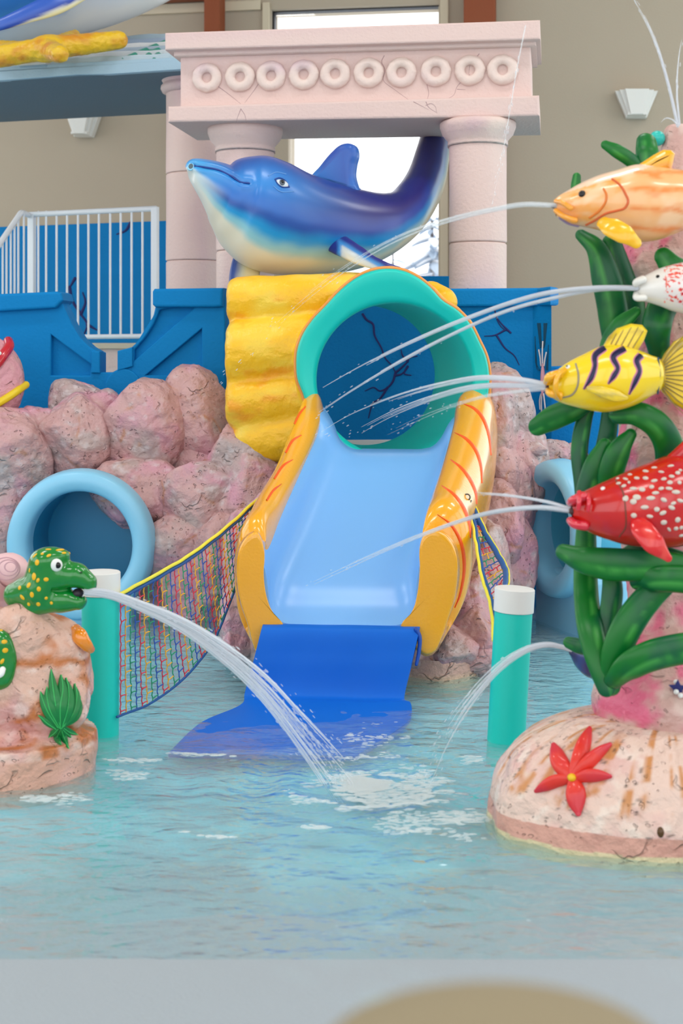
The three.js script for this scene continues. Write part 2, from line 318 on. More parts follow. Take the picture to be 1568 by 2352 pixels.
function sconce(px, py, w, h, label) {
  const t = thing('wall_sconce', label, 'sconce', 'stepped wall sconces');
  const lay = (a, b, z, name) => part(name, panel(FW, [[px - w * a / 2, py], [px + w * a / 2, py], [px + w * b * 0.24, py + h - (1 - a) * 6], [px - w * b * 0.24, py + h - (1 - a) * 6]], z, { z: z + 0.002, bevel: 0.008 }), M.offwhite, t);
  lay(1, 1, 0.12, 'back_plate'); lay(0.8, 0.82, 0.19, 'shade'); lay(0.56, 0.62, 0.25, 'shade');
  part('bottom_trim', panel(FW, [[px - w * 0.22, py + h - 8], [px + w * 0.22, py + h - 8], [px + w * 0.22, py + h - 2], [px - w * 0.22, py + h - 2]], 0.2, { z: 0.24, bevel: 0.004 }), M.offwhite, t);
}
sconce(197, 255, 84, 62, 'stepped off-white wall sconce half hidden under the grey bridge'); sconce(1460, 213, 98, 61, 'stepped off-white wall sconce on the tan wall above the orange fish');
// unseen ceiling panels added as fill light: housing, diffuser, area light below
for (const [x, z] of [[-3, 9], [2, 9], [7, 9], [-3, 14.5], [2, 14.5], [7, 14.5], [7, 5]]) {
  const t = thing('added_ceiling_light', 'unseen rectangular white ceiling panel added as fill light over the pool hall', 'light', 'added ceiling light panels');
  const p = FW.at(x, 7.9, z);
  const put = (g, dy) => g.rotateY(-rad(HALL_YAW)).translate(p.x, p.y + dy, p.z);
  part('housing', put(new RoundedBoxGeometry(2.1, 0.14, 0.9, 2, 0.02), 0.1), M.rail, t);
  part('rod', put(new THREE.CylinderGeometry(0.02, 0.02, 0.6, 8), 0.45), M.metal, t);
  part('diffuser', put(new THREE.BoxGeometry(2, 0.02, 0.8), 0.025), std(col(255, 255, 250), 0.5, { emissive: new THREE.Color(1, 0.98, 0.95), emissiveIntensity: 1.6 }), t);
  const l = new THREE.RectAreaLight(new THREE.Color(1, 0.99, 0.98), FILL_LEVEL, 2, 0.8);
  l.position.set(p.x, p.y, p.z); l.rotation.set(-Math.PI / 2, 0, -rad(HALL_YAW), 'YXZ'); l.rotation.order = 'YXZ'; l.rotation.set(-Math.PI / 2, -rad(HALL_YAW), 0); scene.add(l);
}
// outdoors: snow and snowy conifers beyond the window
struct('ground', new THREE.BoxGeometry(120, 0.2, 70).translate(0, -0.7, -56), std(col(232, 238, 244), 0.9), 'snow covered ground outside the window');
function conifer(px, py, d, base, label) {
  const t = thing('conifer_tree', label, 'tree', 'snowy conifers outside the window'), top = P(px, py, d), h = top.y + 0.6, x0 = top.x, z0 = top.z, green = [], snow = [];
  part('trunk', new THREE.CylinderGeometry(0.02, 0.09, h, 8).translate(x0, h / 2 - 0.6, z0), std(col(84, 80, 84), 0.9), t);
  for (let i = 0; i < 240; i++) {
    const u = Math.sqrt(rnd()), y = h * (1 - u) - 0.6, L = base * (u + 0.08) * rr(0.7, 1.1), a = rr(0, 2 * Math.PI), dir = V(Math.cos(a), -0.25, Math.sin(a)), o = V(x0, y + 0.1, z0);
    const q = (lift, k) => sweep([o.clone().add(V(0, lift, 0)), o.clone().addScaledVector(dir, L * 0.55 * k).add(V(0, lift, 0)), o.clone().addScaledVector(dir, L * k).add(V(0, lift - L * 0.12, 0))], (s) => L * 0.17 * Math.sin(Math.PI * (0.15 + 0.8 * s)), { n: 5, m: 6, ends: false, flat: 0.5, ref: V(0, 1, 0) });
    green.push(q(0, 1)); if (rnd() < 0.7) snow.push(q(L * 0.07, 0.92));
  }
  const f = part('foliage', merge(green), std(col(150, 168, 188), 0.9), t); f.userData.kind = 'stuff';
  const s = part('snow', merge(snow), std(col(240, 244, 250), 0.9), t); s.userData.kind = 'stuff';
}
conifer(992, 452, 26, 2.0, 'snowy conifer outside, seen between dolphin tail and right gate column'); conifer(1085, 380, 30, 2.2, 'taller snowy conifer mostly hidden behind the right gate column'); conifer(902, 570, 31, 2.2, 'small snowy conifer just behind the dolphin back');
// ---------------------------------------------------------------- pool floor, water, foam
const depthOf = (z) => { const d = -z; return d < 3.815 ? (3.815 - d) * 0.03 : -Math.min(0.095, (d - 3.815) * 0.045); };
{
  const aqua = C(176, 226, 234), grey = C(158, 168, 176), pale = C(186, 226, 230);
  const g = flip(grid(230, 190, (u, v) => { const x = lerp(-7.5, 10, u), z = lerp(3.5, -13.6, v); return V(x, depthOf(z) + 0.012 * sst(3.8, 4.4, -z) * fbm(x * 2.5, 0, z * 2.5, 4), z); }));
  paint(g, (x, y, z) => { const n = fbm(x * 1.4, 3, z * 1.4, 5), m = fbm(x * 9, 1, z * 9, 3); const t = sst(-0.5, 0.5, (-z - 4.95) * 0.6 + n * 0.9 + m * 0.6); return mix3(mix3(grey, aqua, t), pale, 0.3 * t * sst(0.1, 0.4, n + 0.3 * m)); });  // grey turns aqua with distance: the water's depth tint put into floor colour
  const uv = new Float32Array(g.attributes.position.count * 2); for (let i = 0; i < uv.length / 2; i++) { uv[2 * i] = g.attributes.position.getX(i); uv[2 * i + 1] = g.attributes.position.getZ(i); }
  g.setAttribute('uv', new THREE.BufferAttribute(uv, 2));
  struct('pool_floor', g, std(WHITE, 0.75, { vertexColors: true, bumpMap: grainBump, bumpScale: 0.003 }), 'pale grey beach entry and aqua floor of the splash pool, water depth tint painted in').userData.kind = 'structure';
}
const SPLASH = P(845, 1800, 5.39);
const waveAt = (x, z) => {
  const r = Math.hypot(x - SPLASH.x, z - SPLASH.z), shore = sst(3.75, 4.4, -z);
  return shore * 1.4 * (0.006 * noise(x * 2.2, 0.5, z * 4) + 0.004 * noise(x * 6 + 0.8 * noise(x, 0, z), 4.5, z * 9) + 0.0022 * noise(x * 14, 8.5, z * 20) + 0.007 * Math.sin(r * 24 + 2 * noise(x * 3, 1, z * 3)) * Math.exp(-r * 1.1) * sst(0, 0.3, r)) ;
};
{
  const g = flip(grid(420, 400, (u, v) => { const x = lerp(-4.2, 5.5, u), z = lerp(-3.75, -12.4, v); return V(x, waveAt(x, z), z); }));
  const p = g.attributes.position, uv = new Float32Array(p.count * 2);
  for (let i = 0; i < p.count; i++) { uv[2 * i] = p.getX(i); uv[2 * i + 1] = p.getZ(i) * 1.6; }
  g.setAttribute('uv', new THREE.BufferAttribute(uv, 2));
  const w = thing('pool_water', 'shallow milky turquoise water with small ripples filling the splash pool', 'water'); w.userData.kind = 'stuff';
  part('water_surface', g, M.water, w);
  const mk = [];                                                                 // milky sheets stacked underwater, added to imitate murk that grows with depth
  for (let i = 0; i < 3; i++) { const y = -0.014 - i * 0.024; mk.push(flip(grid(60, 60, (u, v) => { const x = lerp(-4.2, 5.5, u), z = lerp(-3.9, -12.4, v); return V(x, y + 0.008 * fbm(x * 2.2, i * 3.7, z * 2.2, 3), z); }))); }
  part('milky_layers', merge(mk), M.milky, w).userData.kind = 'stuff';
}
{ // foam where the turtle's jet lands and in drifting streaks
  const b = new THREE.IcosahedronGeometry(1, 1), spots = [], q = new THREE.Matrix4();
  const add = (px, py, sx, sy, n, r) => { for (let i = 0; i < n; i++) { const a = rr(0, 6.283), k = Math.sqrt(rnd()) * (0.6 + 0.5 * rnd()), d = EYE * K / (py + sy * k * Math.sin(a) - CY), p = P(px + sx * k * Math.cos(a), 0, d); if (fbm(p.x * 6, 2, p.z * 9, 3) + 0.28 * (1 - k) < 0.04) continue; const s = r * rr(0.4, 1.5); spots.push(q.clone().makeScale(s * 1.6, s * 0.22, s).setPosition(p.x, waveAt(p.x, p.z) + 0.001, p.z)); } };
  add(880, 1815, 190, 60, 1700, 0.008); add(840, 1800, 60, 22, 700, 0.009); add(980, 1880, 130, 50, 600, 0.007); add(850, 1740, 90, 20, 200, 0.006); add(1080, 1900, 60, 30, 200, 0.006); add(720, 1835, 120, 22, 260, 0.006);
  add(300, 1780, 60, 18, 120, 0.007); add(120, 1835, 100, 16, 150, 0.007); add(420, 1915, 40, 7, 60, 0.007); add(500, 1918, 50, 7, 60, 0.006); add(720, 1905, 40, 8, 50, 0.006); add(300, 1745, 70, 6, 90, 0.007); add(480, 1732, 110, 5, 160, 0.008); add(1090, 1745, 40, 10, 80, 0.007); add(860, 1690, 120, 30, 200, 0.006); add(760, 1610, 160, 8, 260, 0.008);
  const f = new THREE.InstancedMesh(b, M.foam, spots.length); spots.forEach((m, i) => f.setMatrixAt(i, m));
  f.name = 'foam'; f.userData = { kind: 'stuff', label: 'white foam where the turtle jet lands and drifts on the water', category: 'foam' }; scene.add(f);
}
// ---------------------------------------------------------------- painted stone and rock colours
const stonePaint = (g, a = C(222, 196, 190), b = C(206, 172, 184)) => paint(boxUV(g), (x, y, z) => mix3(mix3(a, b, sst(0, 0.35, fbm(x * 1.6, y * 2.2, z * 1.6, 3))), C(236, 220, 208), 0.5 * sst(0.1, 0.4, fbm(x * 3 + 9, y * 3, z * 3, 3))));
const rockPaint = (x, y, z) => {
  const n = fbm(x * 2.4, y * 2.4, z * 2.4, 4), m = fbm(x * 3.1 + 7, y * 3.1, z * 3.1, 4), k = fbm(x * 9, y * 9 + 5, z * 9, 3), o = Math.abs(fbm(x * 1.9 + 3, y * 1.9 + 8, z * 1.9, 3));
  let c = mix3(C(196, 156, 156), C(202, 146, 164), sst(-0.05, 0.25, n)); c = mix3(c, C(172, 156, 154), 0.85 * sst(0, 0.25, m)); c = mix3(c, C(216, 208, 212), 0.5 * sst(0.1, 0.42, fbm(x * 16, y * 22, z * 16, 4) + 0.4 * m));
  return mix3(c, C(184, 122, 76), 0.7 * (1 - sst(0, 0.03, o)) * sst(0, 0.25, k + 0.06));
};
function crackOn(F, lines, r, m, parent, name = 'crack') {
  for (const l of lines) part(name, sweep(l.map((a) => F.hit(a[0], a[1])), (t) => r * (1.15 - 0.7 * t), { n: l.length * 4, m: 6, flat: 0.5 }), m, parent);
}
// ---------------------------------------------------------------- stage behind: platform, painted wall, railing
{
  const F = frame(250, 790, 12.5, 20), B = frame(250, 790, 13.2, 20);
  const s = thing('stage_platform', 'raised stage with a cream edge strip and pink stone front behind the notch', 'platform');
  part('stone_front', stonePaint(panel(F, [[-120, 800], [560, 800], [560, 1240], [-120, 1240]], 0.7, { z: -0.02 })), M.stone, s);
  part('edge_strip', panel(F, [[-120, 788], [560, 788], [560, 801], [-120, 801]], 0.72, { z: 0.01 }), M.trim, s);
  const w = thing('painted_wall', 'blue painted wall with branching cracks behind the white railing', 'wall');
  part('wall_board', panel(B, [[-160, 527], [0, 521], [379, 507], [379, 789], [-160, 789]], 0.1), M.castle, w);
  crackOn(frameAt(B.at(0, 0, 0.004), 20), [[[160, 660], [166, 690], [186, 722], [200, 745], [192, 770], [182, 790]], [[186, 722], [196, 694], [190, 672]], [[200, 745], [222, 758]], [[300, 512], [288, 530], [268, 538]], [[172, 640], [160, 660]]], 0.014, M.crack, w);
}
{
  const t = thing('metal_railing', 'white metal railing with slim balusters in front of the blue painted wall', 'railing'), F = frame(250, 770, 12.05, 20), at = (x, y) => F.hit(x, y);
  const bar = (a, b, w, name) => part(name, sweep([a, a.clone().lerp(b, 0.5), b], w, { n: 4, m: 12, ends: true }), M.rail, t);
  bar(at(66, 493), at(357, 479), R(6.5, 12), 'top_rail'); bar(at(78, 775), at(352, 772), R(5.5, 12), 'bottom_rail');
  part('post', panel(F, [[66, 490], [80, 490], [80, 790], [66, 790]], 0.05, { z: 0.025 }), M.rail, t); part('post', panel(F, [[349, 476], [363, 475], [363, 790], [349, 790]], 0.05, { z: 0.025 }), M.rail, t);
  for (const x of [88, 106, 130, 154, 179, 203, 227, 253, 277, 302, 327]) bar(at(x, 487 - (x - 80) * 0.035), at(x, 772), R(2.6, 12), 'baluster');
  const end = P(-46, 626, 11.3), top = P(47, 490, 11.95);
  part('stair_rail', sweep([at(66, 494), top, top.clone().lerp(end, 0.06), top.clone().lerp(end, 0.5), end], R(6.5, 12), { n: 40, m: 12 }), M.rail, t);
  [55, 42, 33, 24, 14, 5, -6, -18].forEach((x, i) => { const k = clamp((47 - x) / 93), a = x > 47 ? P(x, 492, 11.98) : top.clone().lerp(end, k); bar(a, V(a.x, a.y - R(230 + 10 * i, 12), a.z), R(2.4, 12), 'baluster'); });
}
// ---------------------------------------------------------------- blue castle: left wall, right tower, low wall, wall behind the tunnel
{
  const t = thing('castle_wall', 'bright blue castle wall with a curved notch left of the yellow shell', 'castle wall'), F = FZ(2.6);
  const arcL = [[140, 690], [152, 716], [165, 745], [184, 776], [206, 797], [229, 810]], arcR = [[272, 806], [286, 802], [302, 797], [324, 776], [340, 752], [352, 722], [357, 700]];
  const outline = [[-260, 700], [-260, 1190], [522, 1190], [516, 668], [366, 668], ...[...arcR].reverse(), [272, 855], [229, 855], ...[...arcL].reverse(), [132, 674], [-260, 692]];
  const tri1 = [[117, 769], [117, 862], [206, 862], [209, 838], [160, 802]], tri2 = [[463, 755], [463, 862], [334, 862]], tri3 = [[308, 804], [308, 828], [445, 708], [398, 705], [366, 712], [352, 745], [332, 776]];
  part('wall_body', panel(F, outline, 0.1, { z: -0.045 }), M.castle, t);
  part('raised_frame', panel(F, outline, 0.05, { holes: [tri1, tri2, tri3], bevel: 0.012, seg: 3 }), M.castle, t);
  part('coping', panel(F, [[-260, 686], [-120, 682], [0, 676], [136, 670], [146, 674], [150, 690], [132, 708], [0, 716], [-260, 724]], 0.24, { z: 0.05, bevel: 0.018, seg: 3 }), M.castle, t);
  part('coping', panel(F, [[358, 664], [494, 662], [516, 662], [514, 704], [496, 706], [360, 706], [354, 700], [354, 670]], 0.24, { z: 0.05, bevel: 0.018, seg: 3 }), M.castle, t);
  part('notch_step', panel(F, [[211, 806], [231, 807], [231, 857], [211, 857]], 0.09, { z: 0.02, bevel: 0.008 }), M.castle, t);
  part('round_boss', panel(F, [...Array(20)].map((_, i) => [284 + 42 * Math.cos(i * 0.314), 892 + 46 * Math.sin(i * 0.314)]), 0.05, { z: 0.016, bevel: 0.01 }), M.castle, t);
  part('notch_step', panel(F, [[271, 806], [306, 797], [306, 842], [271, 852]], 0.09, { z: 0.02, bevel: 0.008 }), M.castle, t);
}
{
  const t = thing('castle_tower', 'blue castle tower with dark cracks right of the teal tunnel', 'castle tower'), F = FZ(2.62), dT = 9.2;
  const G = frameAt(F.hit(1223, 830), BASE + 50);
  const top = (a) => a.map((p) => [p.x, -p.z]);
  const prism = (list, y0, y1, bev) => { const s = new THREE.Shape(list.map((p) => new THREE.Vector2(p.x, -p.z))); const g = new THREE.ExtrudeGeometry(s, { depth: y1 - y0 - 2 * bev, bevelEnabled: true, bevelThickness: bev, bevelSize: bev, bevelOffset: -bev, bevelSegments: 2 }); return g.rotateX(-Math.PI / 2).translate(0, y0 + bev, 0); };
  const A = F.hit(1030, 830), B = F.hit(1223, 830), C3 = G.hit(1266, 830), back = F.ez.clone().multiplyScalar(-0.5), yTop = EYE + R(CY - 668, dT);
  const A2 = A.clone().add(back), C4 = C3.clone().add(F.ez.clone().multiplyScalar(-0.12)), A3 = A.clone().addScaledVector(F.ez, -0.45), C5 = C4.clone().addScaledVector(F.ez, -0.05);
  part('tower_body', boxUV(prism([A, B, C3.clone().addScaledVector(G.ez, -0.0), C4, A3], -0.2, yTop, 0.012)), M.castle, t);
  const o = 0.05, cap = [A.clone().addScaledVector(F.ez, o), B.clone().addScaledVector(F.ez, o).addScaledVector(F.ex, 0.03), C3.clone().addScaledVector(G.ez, o).addScaledVector(G.ex, 0.05), C4.clone().addScaledVector(G.ex, 0.07), A3];
  part('coping', boxUV(prism(cap, EYE + R(CY - 702, dT), EYE + R(CY - 660, dT), 0.015)), M.castle, t);
  const SF = frameAt(G.at(0, 0, 0.003), BASE + 50);
  for (const a of [[[1233, 742], [1241, 742], [1243, 796], [1240, 800]], [[1248, 742], [1256, 742], [1251, 792], [1248, 800]], [[1228, 772], [1229, 832], [1240, 852], [1233, 848]], [[1259, 792], [1258, 850], [1253, 850]]]) part('slot', panel(SF, a, 0.012, { z: 0.002, bevel: 0.001 }), M.slot, t);  // shade inside the slots painted as thin dark wedges on the face
  crackOn(frameAt(F.at(0, 0, 0.003), BASE), [[[1074, 664], [1092, 682], [1122, 692], [1134, 708], [1142, 736], [1152, 752], [1172, 764]], [[1122, 692], [1148, 682], [1166, 664]], [[1172, 764], [1150, 742], [1136, 722]], [[1160, 758], [1136, 770], [1112, 772]], [[1140, 770], [1160, 800], [1180, 816], [1192, 838]]], 0.006, M.crack, t);
  const sq = thing('squid_relief', 'small pink squid figure with pale tentacles on the tower side, by the yellow fish lips', 'squid');
  const H = frameAt(G.at(0, 0, 0.012), BASE + 50), pk = std(col(214, 150, 164), 0.5), pl = std(col(226, 214, 216), 0.5);
  part('body', sweep([H.hit(1246, 836), H.hit(1246, 872), H.hit(1245, 908)], (s) => R(6, 8.5) * Math.sin(Math.PI * (0.12 + 0.76 * s)), { n: 12, m: 10, flat: 0.5 }), pk, sq);
  for (const l of [[[1246, 840], [1245, 810], [1246, 785]], [[1242, 840], [1240, 820], [1237, 804]], [[1249, 840], [1251, 824], [1254, 810]], [[1244, 905], [1243, 930], [1244, 955]], [[1242, 905], [1239, 920], [1240, 940]], [[1248, 905], [1250, 922], [1252, 940]]]) part('tentacle', sweep(l.map((a) => H.hit(a[0], a[1])), 0.005, { n: 8, m: 6, flat: 0.6 }), pl, sq);
}
{
  const F = frame(1330, 850, 9.6, 6), t = thing('low_wall', 'blue low wall behind the green seaweed and right rocks', 'wall');
  part('wall_board', panel(F, [[1240, 866], [1420, 866], [1420, 1120], [1240, 1120]], 0.12), M.castle, t); part('coping', panel(F, [[1240, 842], [1400, 838], [1420, 866], [1240, 868]], 0.2, { z: 0.04, bevel: 0.012 }), M.castle, t);
  const B = frame(860, 850, 10.6, BASE), w = thing('tunnel_backdrop', 'blue cracked board seen through the teal tunnel', 'wall');
  part('wall_board', panel(B, [[640, 634], [1045, 634], [1045, 1010], [640, 1012]], 0.06), M.castle, w); part('base_strip', panel(B, [[640, 1011], [1045, 1009], [1045, 1030], [640, 1032]], 0.1, { z: 0.03 }), M.offwhite, w);
  crackOn(frameAt(B.at(0, 0, 0.004), BASE), [[[833, 722], [842, 735], [856, 744], [860, 770], [876, 800], [884, 822], [900, 840], [908, 856]], [[908, 856], [920, 846], [936, 830], [940, 822], [958, 818]], [[936, 830], [924, 816], [921, 804]], [[936, 842], [928, 858], [944, 862]], [[908, 856], [902, 876], [890, 890], [872, 898], [858, 890], [838, 898]], [[890, 890], [872, 916], [856, 926], [850, 944], [846, 960]], [[908, 862], [920, 860], [930, 852]]], 0.008, M.crack, w);
}
// ---------------------------------------------------------------- pink temple gate and the column beside it
const FG = FZ(2.95);
function drumColumn(t, px, d, rp, yTop, joints, yBot, capital) {
  const c = P(px, CY, d), r = R(rp, d), y = (py) => EYE - (py - CY) * (d - r * 0.6) / K, edges = [yTop, ...joints, yBot];
  for (let i = 0; i + 1 < edges.length; i++) {
    const a = y(edges[i]), b = Math.max(y(edges[i + 1]), -0.2), q = 0.012;
    part('shaft_drum', stonePaint(new THREE.LatheGeometry([[0.001, b], [r - q, b], [r, b + q], [r * 0.985, (a + b) / 2], [r * 0.99, a - q], [r - q, a], [0.001, a]].map((v) => new THREE.Vector2(...v)), 64).translate(c.x, 0, c.z)), M.stone, t);
  }
  part('capital', stonePaint(new THREE.LatheGeometry(capital.map((v) => new THREE.Vector2(R(v[0], d), y(v[1]))).reverse(), 64).translate(c.x, 0, c.z)), M.stone, t);
}
{
  const t = thing('temple_gate', 'pink stone temple gate with ten round rosettes over the blue dolphin', 'gate'), add = (n, g) => part(n, stonePaint(g), M.stone, t);
  add('cornice', panel(FG, [[389, 84], [1240, 55], [1241, 99], [389, 123]], 0.84, { z: 0.12, bevel: 0.012 }));
  add('cornice_step', panel(FG, [[402, 112], [1231, 88], [1231, 108], [402, 133]], 0.76, { z: 0.05, bevel: 0.02 }));
  add('frieze', panel(FG, [[414, 118], [1218, 94], [1221, 245], [414, 268]], 0.66, { bevel: 0.01 }));
  add('architrave', panel(FG, [[396, 251], [1238, 226], [1239, 273], [396, 287]].map(([x, y]) => [x, y]), 0.84, { z: 0.12, bevel: 0.014 }));
  const ring = [[476, 179], [552, 177], [623, 175], [698, 172], [770, 170], [847, 168], [922, 167], [1001, 165], [1079, 162], [1154, 161]];
  ring.forEach(([x, y]) => { const o = FG.xy(x, y), d = 9.95, R0 = R(23, d), r0 = R(11.5, d), g = new THREE.TorusGeometry(R0, r0, 20, 48); const p = g.attributes.position; for (let i = 0; i < p.count; i++) { const q = 1 + 0.05 * noise(p.getX(i) * 30 + x, p.getY(i) * 30, 2); p.setXYZ(i, p.getX(i) * q, p.getY(i) * q, p.getZ(i) * 0.95); } g.computeVertexNormals(); part('rosette', stonePaint(FG.put(g, o[0], o[1], 0.012), C(226, 206, 198), C(214, 188, 194)), M.stone, t); });
  const f = frameAt(FG.at(0, 0, 0.0), BASE), f2 = frameAt(FG.at(0, 0, 0.12), BASE);
  crackOn(f, [[[497, 196], [522, 214], [552, 238]], [[600, 182], [586, 204], [562, 236]], [[882, 128], [876, 142], [884, 160], [880, 184], [906, 206], [942, 232]], [[978, 186], [984, 214], [980, 232]], [[1100, 124], [1080, 148], [1076, 170]], [[1078, 172], [1050, 198], [1042, 218], [1030, 226]], [[1050, 205], [1068, 206]]], 0.0026, M.stoneCrack, t);
  crackOn(f2, [[[553, 250], [546, 268], [542, 280]], [[553, 250], [562, 264], [566, 282]], [[978, 234], [984, 246], [1004, 260]], [[978, 242], [990, 238], [1000, 246], [1002, 258]], [[950, 234], [984, 252]]], 0.0026, M.stoneCrack, t);
  const cap = (x0, a, b) => [[0.1, a], [80, a], [x0, a + 6], [x0, a + 16], [x0 - 6, a + 32], [x0 - 18, a + 46], [69, b - 6], [69, b], [0.1, b]];
  drumColumn(t, 563, 10.16, 67, 338, [575], 1400, cap(86, 285, 346)); drumColumn(t, 1097, 9.76, 66.5, 318, [556], 1400, cap(87, 272, 332));
  const s = thing('stone_column', 'plain pink stone column with a double ring capital left of the gate', 'column');
  drumColumn(s, 447, 11.4, 66, 200, [396, 598], 1400, [[0.1, 160], [70, 162], [76, 168], [77, 176], [72, 184], [71, 186], [77, 192], [78, 198], [74, 206], [66, 210], [0.1, 211]]);
}
// ---------------------------------------------------------------- grey bridge with its load
{
  const Fb = frame(0, 185, 11.4, 17), t = thing('stone_bridge', 'grey blue stone bridge slab reaching in from the left to the gate', 'bridge');
  const fas = std(col(158, 188, 208), 0.6, { bumpMap: plasterBump, bumpScale: 0.003 }), und = std(col(96, 118, 134), 0.7, { bumpMap: plasterBump, bumpScale: 0.002 }), lay = [[178, 198, 210], [196, 204, 212], [160, 176, 192], [206, 208, 210], [150, 168, 190]].map((c) => std(col(...c), 0.65, { bumpMap: rockBump, bumpScale: 0.006 }));  // und: darkened fascia tone, the shade of the underside put into the colour
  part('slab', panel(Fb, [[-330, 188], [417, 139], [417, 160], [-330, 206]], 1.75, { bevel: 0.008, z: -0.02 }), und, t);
  part('fascia', panel(Fb, [[-330, 184], [0, 164], [417, 138], [417, 160], [250, 171], [180, 172], [0, 186], [-330, 207]], 0.06, { bevel: 0.006, z: 0.01 }), fas, t);
  part('rim_strip', panel(Fb, [[-330, 174], [0, 154], [100, 148], [417, 131], [417, 139], [0, 163], [-330, 184]], 0.3, { bevel: 0.004, z: 0 }), fas, t);
  for (let i = 0; i < 6; i++) {
    const y = (x) => 150 - x * 0.046 - i * 9 + 26 * sst(60, -200, x), a = [], b = [], Fi = frameAt(Fb.at(0, 0, -0.06 - i * 0.22), 17);
    for (let x = -330; x <= 417; x += 24) { a.push([x, y(x) - 11 + 3 * noise(x * 0.02, i * 3.3, 1)]); b.unshift([x, y(x) + 8]); }
    part('rock_layer', boxUV(panel(Fi, [...a, ...b], 0.3, { bevel: 0.012 })), lay[i % 5], t);
  }
  part('rim_block', panel(Fb, [[46, 144], [108, 140], [110, 149], [46, 153]], 0.12, { z: 0.03, bevel: 0.006 }), lay[3], t);
  const grn = std(col(40, 140, 120), 0.5);
  for (const l of [[[282, 134], [318, 122], [352, 108], [392, 88]], [[330, 132], [356, 118], [394, 104]], [[352, 136], [372, 122], [400, 118]], [[322, 121], [340, 120], [366, 124]]]) part('painted_weed', sweep(l.map((a) => frameAt(Fb.at(0, 0, 0.07 - (140 - a[1]) * 0.022), 17).hit(a[0], a[1])), (s) => 0.02 * (0.4 + Math.sin(Math.PI * s)), { n: 10, m: 6, flat: 0.5 }), grn, t);
}
{
  const d = 10.9, q = (x, y, dd = d) => P(x, y, dd), f0 = join([bone(q(-60, 138, 11), q(105, 112), R(27, d), R(26, d)), bone(q(105, 112), q(272, 92, 11.1), R(27, d), R(22, d)), bone(q(108, 112), q(138, 124, 10.6), R(25, d), R(20, d)), bone(q(120, 104), q(172, 80, 11.5), R(18, d), R(13, d)), bone(q(-40, 106, 11.3), q(70, 108, 11.1), R(15, d), R(14, d))], 0.05);
  const g = solid((x, y, z) => f0(x, y, z) + 0.007 * noise(x * 28, y * 28, z * 28), q(-110, 190, 10.4).setZ(-11.75), q(320, 50, 11.6).setZ(-10.4), 0.017);
  paint(boxUV(g), () => C(222, 178, 40));
  const gg = boxUV(g); paint(gg, (x, y, z) => mix3(C(226, 184, 36), C(206, 128, 32), 0.8 * sst(-0.05, 0.3, fbm(x * 5, y * 7, z * 5, 3))));
  solo('branch_coral', gg, M.shell, 'knobbly yellow branching coral lying on the grey bridge', 'coral');
}
// ---------------------------------------------------------------- dolphins
const stop = (list, h) => { if (h >= list[0][0]) return list[0][1]; for (let i = 1; i < list.length; i++) if (h >= list[i][0]) return mix3(list[i][1], list[i - 1][1], sst(list[i][0], list[i - 1][0], h)); return list[list.length - 1][1]; };
const DH = [[1, C(40, 84, 166)], [0.5, C(46, 134, 214)], [0.08, C(20, 106, 196)], [-0.12, C(10, 78, 164)], [-0.34, C(14, 148, 212)], [-0.55, C(140, 198, 212)], [-0.72, C(226, 220, 200)]];
const DT = [[1, C(28, 44, 128)], [0.3, C(34, 34, 112)], [-0.1, C(22, 58, 150)], [-0.4, C(16, 132, 200)], [-0.62, C(150, 190, 200)], [-0.78, C(222, 216, 190)]];
const DB = [[1, C(54, 140, 214)], [0.55, C(70, 164, 226)], [0.2, C(60, 160, 226)], [-0.05, C(196, 216, 222)], [-0.6, C(214, 220, 216)]];
function dolphinPaint(g) {
  const prm = g.userData.prm;
  return paint(g, (x, y, z, i) => {
    const [u, a] = prm[i], h = Math.cos(a) + 0.14 * fbm(x * 4, y * 4, z * 4, 3);
    const body = mix3(stop(DH, h), stop(DT, h), sst(0.36, 0.6, u)), c = mix3(stop(DB, h), body, sst(0.1, 0.24, u)); return u > 0.75 ? mix3(c, C(36, 36, 110), 0.75 * sst(0.74, 0.9, u) * sst(-0.85, -0.4, h)) : c;
  });
}
